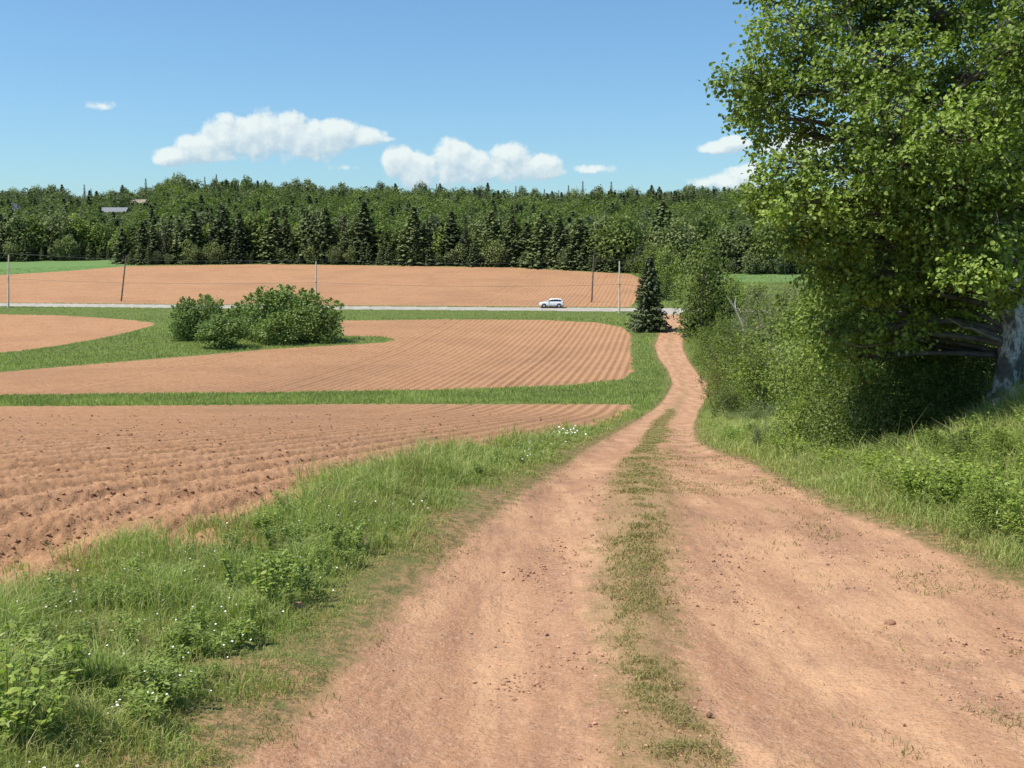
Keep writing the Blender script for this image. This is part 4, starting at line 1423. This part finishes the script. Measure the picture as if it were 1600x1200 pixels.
tag(obj("trodden_grass", make_mesh("trodden_grass", V1, quads=Qa, tris=Ta, mat=ML_med, attrs={'tint': ta, 'tint2': tb})),
    'short olive trodden grass on the hump between the wheel ruts', 'grass', kind='stuff')


# leafy weeds
def weed_geo(h, w, nst, nl, ls, seed, aspect=.38):
    r = np.random.default_rng(seed); br = []; P = []; O = []
    for i in range(nst):
        a = r.random() * 6.28; rad_ = w * .5 * r.random()
        p = np.array([math.cos(a), math.sin(a), 0]) * rad_ * .5
        tip = np.array([math.cos(a) * rad_ * 1.3, math.sin(a) * rad_ * 1.3, h * r.uniform(.6, 1)])
        pth = bez(p, (p + tip) / 2 + [0, 0, h * .15], tip, 6)
        br.append((pth, np.linspace(.004, .0015, 6) * (h / .4)))
        t = r.random(nl) ** .7; i0 = np.clip((t * 5).astype(int), 0, 4); f = (t * 5 - i0)[:, None]
        pt = pth[i0] * (1 - f) + pth[i0 + 1] * f
        d = unit(r.normal(size=(nl, 3)) * [1, 1, .35] + [0, 0, .15])
        P.append(pt + d * ls * .5); O.append(d)
    P = np.concatenate(P); O = np.concatenate(O); n = len(P)
    nr = unit(r.normal(size=(n, 3)) * .35 + [0, 0, 1]); t = unit(O - nr * (O * nr).sum(1, keepdims=True)); s = np.cross(nr, t)
    L = (ls * (.6 + .6 * r.random(n)))[:, None] * .5; W = L * aspect
    v = np.stack([P - t * L, P + s * W, P + t * L, P - s * W], 1).reshape(-1, 3)
    bv, bq = tubes(br, 3)
    return (v, np.arange(n * 4).reshape(n, 4), np.repeat(np.clip(.2 + .7 * r.random(n), 0, 1), 4)), (bv, bq)


WD = [weed_geo(.42, .38, 16, 26, .055, 201), weed_geo(.36, .42, 18, 22, .07, 202, .3), weed_geo(.5, .5, 20, 24, .05, 203, .6), weed_geo(.28, .3, 10, 20, .08, 204, .45)]
WM = [plant_meshes("weed", d_, ML_weed, ML_weed) for d_ in WD]
for m_ in WM:
    a_ = m_[1].attributes.new('tint', 'FLOAT', 'POINT'); a_.data.foreach_set('value', np.full(len(m_[1].vertices), .5, np.float32))
for px, row, s, k, lb in [(30, 1075, 1.0, 1, 'tall bright green leafy weed at the bottom left corner'), (60, 1120, .95, 0, 'leafy weed just right of the tall corner weed'),
                          (8, 1190, .9, 2, 'leafy weed lowest in the bottom left corner'), (120, 1075, .7, 3, 'broad leaved weed beside the corner weeds'),
                          (405, 962, .85, 2, 'bushy bright green weed left of the reddish stone'), (430, 925, .7, 0, 'bushy weed behind the bright one near the stone'),
                          (215, 965, .6, 1, 'thin leafy weed in the patchy part of the verge'), (270, 1035, .55, 3, 'dark leafy weed in the middle of the near verge'),
                          (200, 925, .5, 0, 'small weed at the edge of the near field, left'), (500, 800, .9, 1, 'upright weed at the field edge in the middle of the verge')]:
    x, y = P2W(px, row)
    place_plant('weed', WM[k], x, y, s, lb, 'weed', 'leafy weeds in the near left verge', crown='foliage', trunk='stem')

# tangled weeds and brambles, uncountable
def mass(name, pts, scales, kinds, mat, label, cat='undergrowth'):
    Vs, Ts = [], []
    for (x_, y_), s_, k_ in zip(pts, scales, kinds):
        (v_, q_, t_), _ = WD[k_]
        a = random.random() * 6.28; ca, sa = math.cos(a), math.sin(a)
        vv = v_ * s_; vv = np.stack([vv[:, 0] * ca - vv[:, 1] * sa, vv[:, 0] * sa + vv[:, 1] * ca, vv[:, 2]], 1) + [x_, y_, 0]
        Vs.append((vv, t_))
    zs = H(np.array([p[0] for p in pts]), np.array([p[1] for p in pts]))
    V = np.concatenate([a_ + [0, 0, z_] for (a_, _), z_ in zip(Vs, zs)]); T = np.concatenate([np.clip(b_ + random.uniform(-.15, .2), 0, 1) for _, b_ in Vs])
    tag(obj(name, make_mesh(name, V, quads=np.arange(len(V)).reshape(-1, 4), mat=mat, attrs={'tint': T})), label, cat, kind='stuff')


pts, sc, kd = [], [], []
x, y, rr = scatter(9000, 6, 45, -5, 27.5)
off = x - xR(y)
lim = .45 + .5 * fbm(x, y, 171, 3)
for i in range(len(x)):
    if lim[i] < off[i] < (4.5 if y[i] < 13 else 1.8 if y[i] < 22 else 1.2) and rr[i] < 40 and random.random() < .6 and len(pts) < 1100:
        pts.append((x[i], y[i])); sc.append(random.uniform(.35, .95)); kd.append(random.choice([0, 1, 2, 2]))
mass('undergrowth', pts, sc, kd, ML_weed, 'bright green tangled weeds on the right bank below the birch')
pts, sc, kd = [], [], []
x, y, rr = scatter(3500, 4.5, 30, -27, 5)
off = xL(y) - x; dff, _ = d_fields(x, y); cl = fbm(x * 1.5, y * 1.5, 181, 3)
for i in range(len(x)):
    if .5 < off[i] and dff[i] > -.1 and cl[i] > .45 and len(pts) < 230:
        pts.append((x[i], y[i])); sc.append(random.uniform(.2, .55)); kd.append(random.choice([0, 1, 2, 3]))
mass('low_weeds', pts, sc, kd, ML_weed, 'low leafy weeds scattered through the left verge', 'weeds')

# small white flowers in the left verge
M_petal = plain("white_petal", (.85, .85, .82), .6)
def flowers(name, x, y, hh, size, label):
    n = len(x); P = np.stack([x, y, H(x, y) + hh], 1)
    nr = unit(rng.normal(size=(n, 3)) * .3 + [0, -.3, 1]); t = unit(np.cross(nr, [1, .1, 0])); s = np.cross(nr, t)
    ang = np.arange(6) / 6 * 2 * PI
    ring = P[:, None] + size[:, None, None] * .5 * (t[:, None] * np.cos(ang)[None, :, None] + s[:, None] * np.sin(ang)[None, :, None])
    V = ring.reshape(-1, 3); i = np.arange(n)[:, None] * 6
    Q = np.concatenate([i + [0, 1, 2, 3], i + [0, 3, 4, 5]])
    tag(obj(name, make_mesh(name, V, quads=Q, mat=M_petal)), label, 'flowers', kind='stuff')


x, y, rr = scatter(2600, 4.3, 24, -27, 5)
off = xL(y) - x; dff, _ = d_fields(x, y); cl = fbm(x * .9, y * .9, 191, 3)
k = (off > .35) & (dff > .1) & (cl > .47) & (rng.random(len(x)) < .5)
x, y, rr = x[k], y[k], rr[k]
flowers('small_white_flowers', x, y, rng.uniform(.06, .2, len(x)), np.maximum(.010, .0011 * rr) * rng.uniform(.7, 1.2, len(x)), 'tiny white wild flowers dotted through the left verge')
fx, fy = P2W(882, 693)
n = 26
x = fx + rng.normal(size=n) * .22; y = fy + rng.normal(size=n) * .6
flowers('daisy_patch', x, y, rng.uniform(.18, .34, n), rng.uniform(.025, .045, n), 'patch of white daisies in the verge beside the near field corner')

# gravel and clods
def lumps(x, y, s, sink=.3, dz=0.):
    ico = np.array([(0, 0, 1), (.89, 0, .45), (.28, .85, .45), (-.72, .53, .45), (-.72, -.53, .45), (.28, -.85, .45), (.72, .53, -.45), (-.28, .85, -.45), (-.89, 0, -.45), (-.28, -.85, -.45), (.72, -.53, -.45), (0, 0, -1)])
    fc_ = np.array([(0, 1, 2), (0, 2, 3), (0, 3, 4), (0, 4, 5), (0, 5, 1), (1, 6, 2), (2, 7, 3), (3, 8, 4), (4, 9, 5), (5, 10, 1), (6, 7, 2), (7, 8, 3), (8, 9, 4), (9, 10, 5), (10, 6, 1), (11, 7, 6), (11, 8, 7), (11, 9, 8), (11, 10, 9), (11, 6, 10)])
    n = len(x)
    j = ico[None] * (1 + rng.normal(size=(n, 12, 1)) * .16) * rng.uniform(.6, 1.15, (n, 1, 3)) * s[:, None, None]
    a = rng.random(n) * 6.28; ca, sa = np.cos(a)[:, None], np.sin(a)[:, None]
    jx = j[..., 0] * ca - j[..., 1] * sa; jy = j[..., 0] * sa + j[..., 1] * ca
    V = np.stack([jx + x[:, None], jy + y[:, None], j[..., 2] * .75 + (H(x, y) + dz + s * (.5 - sink))[:, None]], -1)
    return V.reshape(-1, 3), (np.arange(n)[:, None, None] * 12 + fc_[None]).reshape(-1, 3)


x, y, rr = scatter(110000, 4.0, 34, -10, 27)
off = np.abs(x - mX(y)); inr = (x > xL(y) + .1) & (x < xR(y) + .2)
pn = fbm(x * 1.6, y * .9, 211, 3)
pr = np.exp(-((off - .55) / .3) ** 2) + .8 * (x > mX(y) + 1.4) * (pn > .5) + .10
k = inr & (rng.random(len(x)) < pr * (pn > .42) * .5)
x, y = x[k], y[k]
V, T = lumps(x, y, .0018 + .013 * rng.random(len(x)) ** 6 + .0030 * rng.random(len(x)))
print("gravel", len(x))
tag(obj('gravel', make_mesh('gravel', V, tris=T, mat=plain("mixed_red_gravel", (.36, .21, .135), .9, .1, .45, 30))), 'loose red gravel scattered over the dirt track', 'gravel', kind='stuff')
x, y, rr = scatter(90000, 7, 70, -27.5, 3)
dff, wf = d_fields(x, y)
pn = fbm(x * 1.3, y * 1.3, 221, 3)
k = (dff < .1) & (wf == 0) & (rng.random(len(x)) < (.25 + .75 * sstep(.38, .6, pn)) * (.18 + .5 * (np.cos(2 * PI * (x - .14 * y) / PERIOD) < .1)))
x, y, rr, dff = x[k], y[k], rr[k], dff[k]
V, T = lumps(x, y, (.005 + .024 * rng.random(len(x)) ** 6) * (.8 + .035 * rr), dz=furrow(x, y, 1 - sstep(-.35, .05, dff)))
print("clods", len(x))
tag(obj('soil_clods', make_mesh('soil_clods', V, tris=T, mat=plain("clod", (.30, .165, .095), .95, .1, .35, 14))), 'crumbled red soil clods lying on the near ploughed field', 'soil', kind='stuff')

# ------------------------------------------------------------------ poles and wires
M_pole = plain("pale_weathered_pole", (.62, .57, .48), .85, .15, .1, 2)
M_pole2 = plain("dark_weathered_pole", (.17, .135, .11), .85, .15, .15, 2)
M_cer = plain("brown_insulator", (.10, .05, .04), .3, .5)
M_wire = plain("grey_wire", (.10, .10, .10), .5, .4)


def pole(px, base_row, px_top, row_top, Y, mat, label):
    x0 = at(px, Y); z0 = ground(x0, Y)
    top = w3(px_top, row_top, Y)
    root = empty('utility_pole', (x0, Y, z0)); tag(root, label, 'utility pole', 'utility poles along the paved road')
    L = Vector((top[0] - x0, 0, top[2] - z0)); d = L.normalized()
    b = MB(); b.cyl((0, 0, -.5), tuple(L), .17, .11, 12); b.build('post', mat, root, smooth=False)
    b = MB(); b.cyl(tuple(L), tuple(L + d * .28), .05, .035, 8); b.cyl(tuple(L + d * .10), tuple(L + d * .2), .075, .075, 8); b.build('insulator', M_cer, root)
    m_ = L * .55
    b = MB(); b.box(m_.x - .14, m_.x + .14, -.26, -.14, m_.z - .06, m_.z + .06); b.build('bracket', M_cer, root)
    return Vector((x0, Y, z0)) + L + d * .25, Vector((x0, Y - .2, z0)) + m_


YP = 205
pA = pole(14, 475, 13.5, 398, YP + 1, M_pole, 'pale pole at the far left beside the green field')
pB = pole(494, 480, 494, 408, YP, M_pole, 'pale pole rising behind the large willow clump')
pC = pole(967.5, 490, 968, 408, 198, M_pole, 'pale pole between the white car and the dark spruce')
pD = pole(190, 473, 197, 400, 219, M_pole2, 'dark leaning pole left of the willow clump')
pE = pole(924, 478, 928, 398, 217, M_pole2, 'thin dark pole behind the road, right of the white car')


def wire(a, b, sag, r_, n=24):
    a = np.array(a); b = np.array(b); t = np.linspace(0, 1, n)[:, None]
    p = a * (1 - t) + b * t; p[:, 2] -= (4 * t * (1 - t))[:, 0] * sag
    return (p, np.full(n, r_))


ext = Vector((-58, 1, 1.0)); exr = Vector((58, -4, -.5))
for lab, i, rad_, sag in (('thin upper wire strung along the pole tops', 0, .014, .7), ('thicker lower cable strung halfway up the poles', 1, .024, .5)):
    bv, bq = tubes([wire(pA[i] + ext, pA[i], sag, rad_), wire(pA[i], pB[i], sag, rad_), wire(pB[i], pC[i], sag, rad_), wire(pC[i], pC[i] + exr, sag, rad_)], 5)
    tag(obj('overhead_wire', make_mesh('overhead_wire', bv, quads=bq, mat=M_wire)), lab, 'wire')
bv, bq = tubes([wire(pD[0], pA[0], .3, .012), wire(pE[0], pC[0], .2, .012)], 4)
tag(obj('overhead_wire', make_mesh('overhead_wire', bv, quads=bq, mat=M_wire)), 'short wires crossing the road to the two dark poles', 'wire')

# ------------------------------------------------------------------ the white car
M_paint = plain("white_car_paint", (.86, .86, .84), .4, .3, .02, 2, Coat_Weight=.15)
M_plast = plain("black_plastic", (.03, .03, .032), .6)
M_tyre = plain("tyre_rubber", (.025, .025, .025), .8)
M_rim = plain("alloy_rim", (.55, .56, .57), .35, .5, .05, 2, metal=.6)
M_lampg = plain("head_lamp_glass", (.5, .52, .55), .1, .6)
M_lampr = plain("tail_lamp_red", (.35, .02, .02), .2, .5)
YC = float(row2Y(480.6)); xc_ = at(861.5, YC)
# fit to the road surface
zc = ground(xc_, YC)
car = empty('car', (xc_, YC, zc + .01), .01)
tag(car, 'white estate-like sport utility car driving left on the paved road', 'car')
# side outline from nose (-x) to tail (+x): x, z_top ; half width
st = [(-2.30, .42, .78, .74), (-2.22, .34, .90, .84), (-1.95, .30, .98, .90), (-1.35, .28, 1.06, .92), (-1.05, .28, 1.10, .93), (0, .27, 1.12, .935), (1.2, .27, 1.14, .935), (1.85, .30, 1.14, .92), (2.2, .36, 1.10, .88), (2.30, .45, .95, .80)]
b = MB(); secs = []
for x_, zb, zt, hw in st:
    secs.append([(x_, -hw * .9, zb), (x_, -hw, zb + .12), (x_, -hw, zb + (zt - zb) * .6), (x_, -hw * .95, zt - .06), (x_, -hw * .82, zt), (x_, hw * .82, zt), (x_, hw * .95, zt - .06), (x_, hw, zb + (zt - zb) * .6), (x_, hw, zb + .12), (x_, hw * .9, zb)])
b.loft(secs); b.build('body', M_paint, car, bevel=.02, smooth=True)
b = MB(); cab = [(-1.10, 1.08, 1.10, .84), (-.35, 1.08, 1.58, .70), (.1, 1.08, 1.68, .66), (1.3, 1.08, 1.68, .66), (1.85, 1.08, 1.60, .64), (2.2, 1.05, 1.12, .78)]
b.loft([[(x_, -.86 if zt > 1.2 else -hw, zb), (x_, -hw - (.02), (zb + zt) / 2 + .1), (x_, -hw, zt - .05), (x_, -hw + .1, zt), (x_, hw - .1, zt), (x_, hw, zt - .05), (x_, hw + .02, (zb + zt) / 2 + .1), (x_, .86 if zt > 1.2 else hw, zb)] for x_, zb, zt, hw in cab])
b.build('roof', M_paint, car, bevel=.01, smooth=True)
for s in (-1, 1):
    for x0, x1, zt0, zt1 in ((-.62, .28, 1.38, 1.54), (.34, 1.22, 1.54, 1.54), (1.28, 1.78, 1.54, 1.44)):
        w_ = MB(); y0, y1 = s * .845, s * .735
        vs = [(x0 - (.12 if x0 < -.5 else 0), y0, 1.2), (x1 + (.06 if x1 > 1.7 else 0), y0, 1.2), (x1, y1, zt1), (x0 + (.15 if x0 < -.5 else 0), y1, zt0)]
        vs2 = [(a_, b_ - s * .12, c_) for a_, b_, c_ in vs]
        w_.add(vs + vs2, [(0, 1, 2, 3), (4, 7, 6, 5), (0, 4, 5, 1), (1, 5, 6, 2), (2, 6, 7, 3), (3, 7, 4, 0)]); w_.build('side_window', M_glassd, car)
    t_ = MB(); t_.box(-2.0, 2.1, s * .80, s * .945, .24, .38); t_.build('sill', M_plast, car)
    for wx in (-1.42, 1.38):
        a_ = MB(); a_.cyl((wx, s * .60, .40), (wx, s * .945, .40), .42, .42, 20); a_.build('wheel_arch', M_plast, car)
        w_ = MB(); w_.cyl((wx, s * .70, .35), (wx, s * .96, .35), .35, .35, 20); wo = w_.build('wheel', M_tyre, car, bevel=.02)
        r__ = MB(); r__.cyl((wx, s * .93, .35), (wx, s * .972, .35), .24, .22, 14); r__.build('rim', M_rim, wo)
    l_ = MB(); l_.box(-2.27, -1.95, s * .62, s * .86, .70, .84); l_.build('headlight', M_lampg, car, bevel=.03)
    l_ = MB(); l_.box(2.12, 2.29, s * .62, s * .89, .86, 1.08); l_.build('tail_light', M_lampr, car, bevel=.02)
    m_ = MB(); m_.box(-.72, -.55, min(s * .86, s * 1.06), max(s * .86, s * 1.06), 1.14, 1.28); m_.build('wing_mirror', M_paint, car, bevel=.03)
w_ = MB(); w_.add([(-1.04, -.70, 1.15), (-1.04, .70, 1.15), (-.40, .60, 1.56), (-.40, -.60, 1.56), (-.9, -.70, 1.1), (-.9, .70, 1.1), (-.3, .6, 1.5), (-.3, -.6, 1.5)],
                  [(0, 1, 2, 3), (4, 7, 6, 5), (0, 4, 5, 1), (1, 5, 6, 2), (2, 6, 7, 3), (3, 7, 4, 0)]); w_.build('windscreen', M_glassd, car)
w_ = MB(); w_.add([(2.21, -.66, 1.16), (2.21, .66, 1.16), (1.90, .56, 1.58), (1.90, -.56, 1.58), (2.1, -.66, 1.12), (2.1, .66, 1.12), (1.8, .56, 1.52), (1.8, -.56, 1.52)],
                  [(3, 2, 1, 0), (5, 6, 7, 4), (1, 5, 4, 0), (2, 6, 5, 1), (3, 7, 6, 2), (0, 4, 7, 3)]); w_.build('rear_window', M_glassd, car)
w_ = MB(); w_.box(-2.31, -2.16, -.55, .55, .42, .62); w_.build('grille', M_plast, car, bevel=.02)
w_ = MB(); w_.box(2.14, 2.33, -.78, .78, .34, .56); w_.build('rear_bumper', M_plast, car, bevel=.03)
print("objects", len(scene.objects))
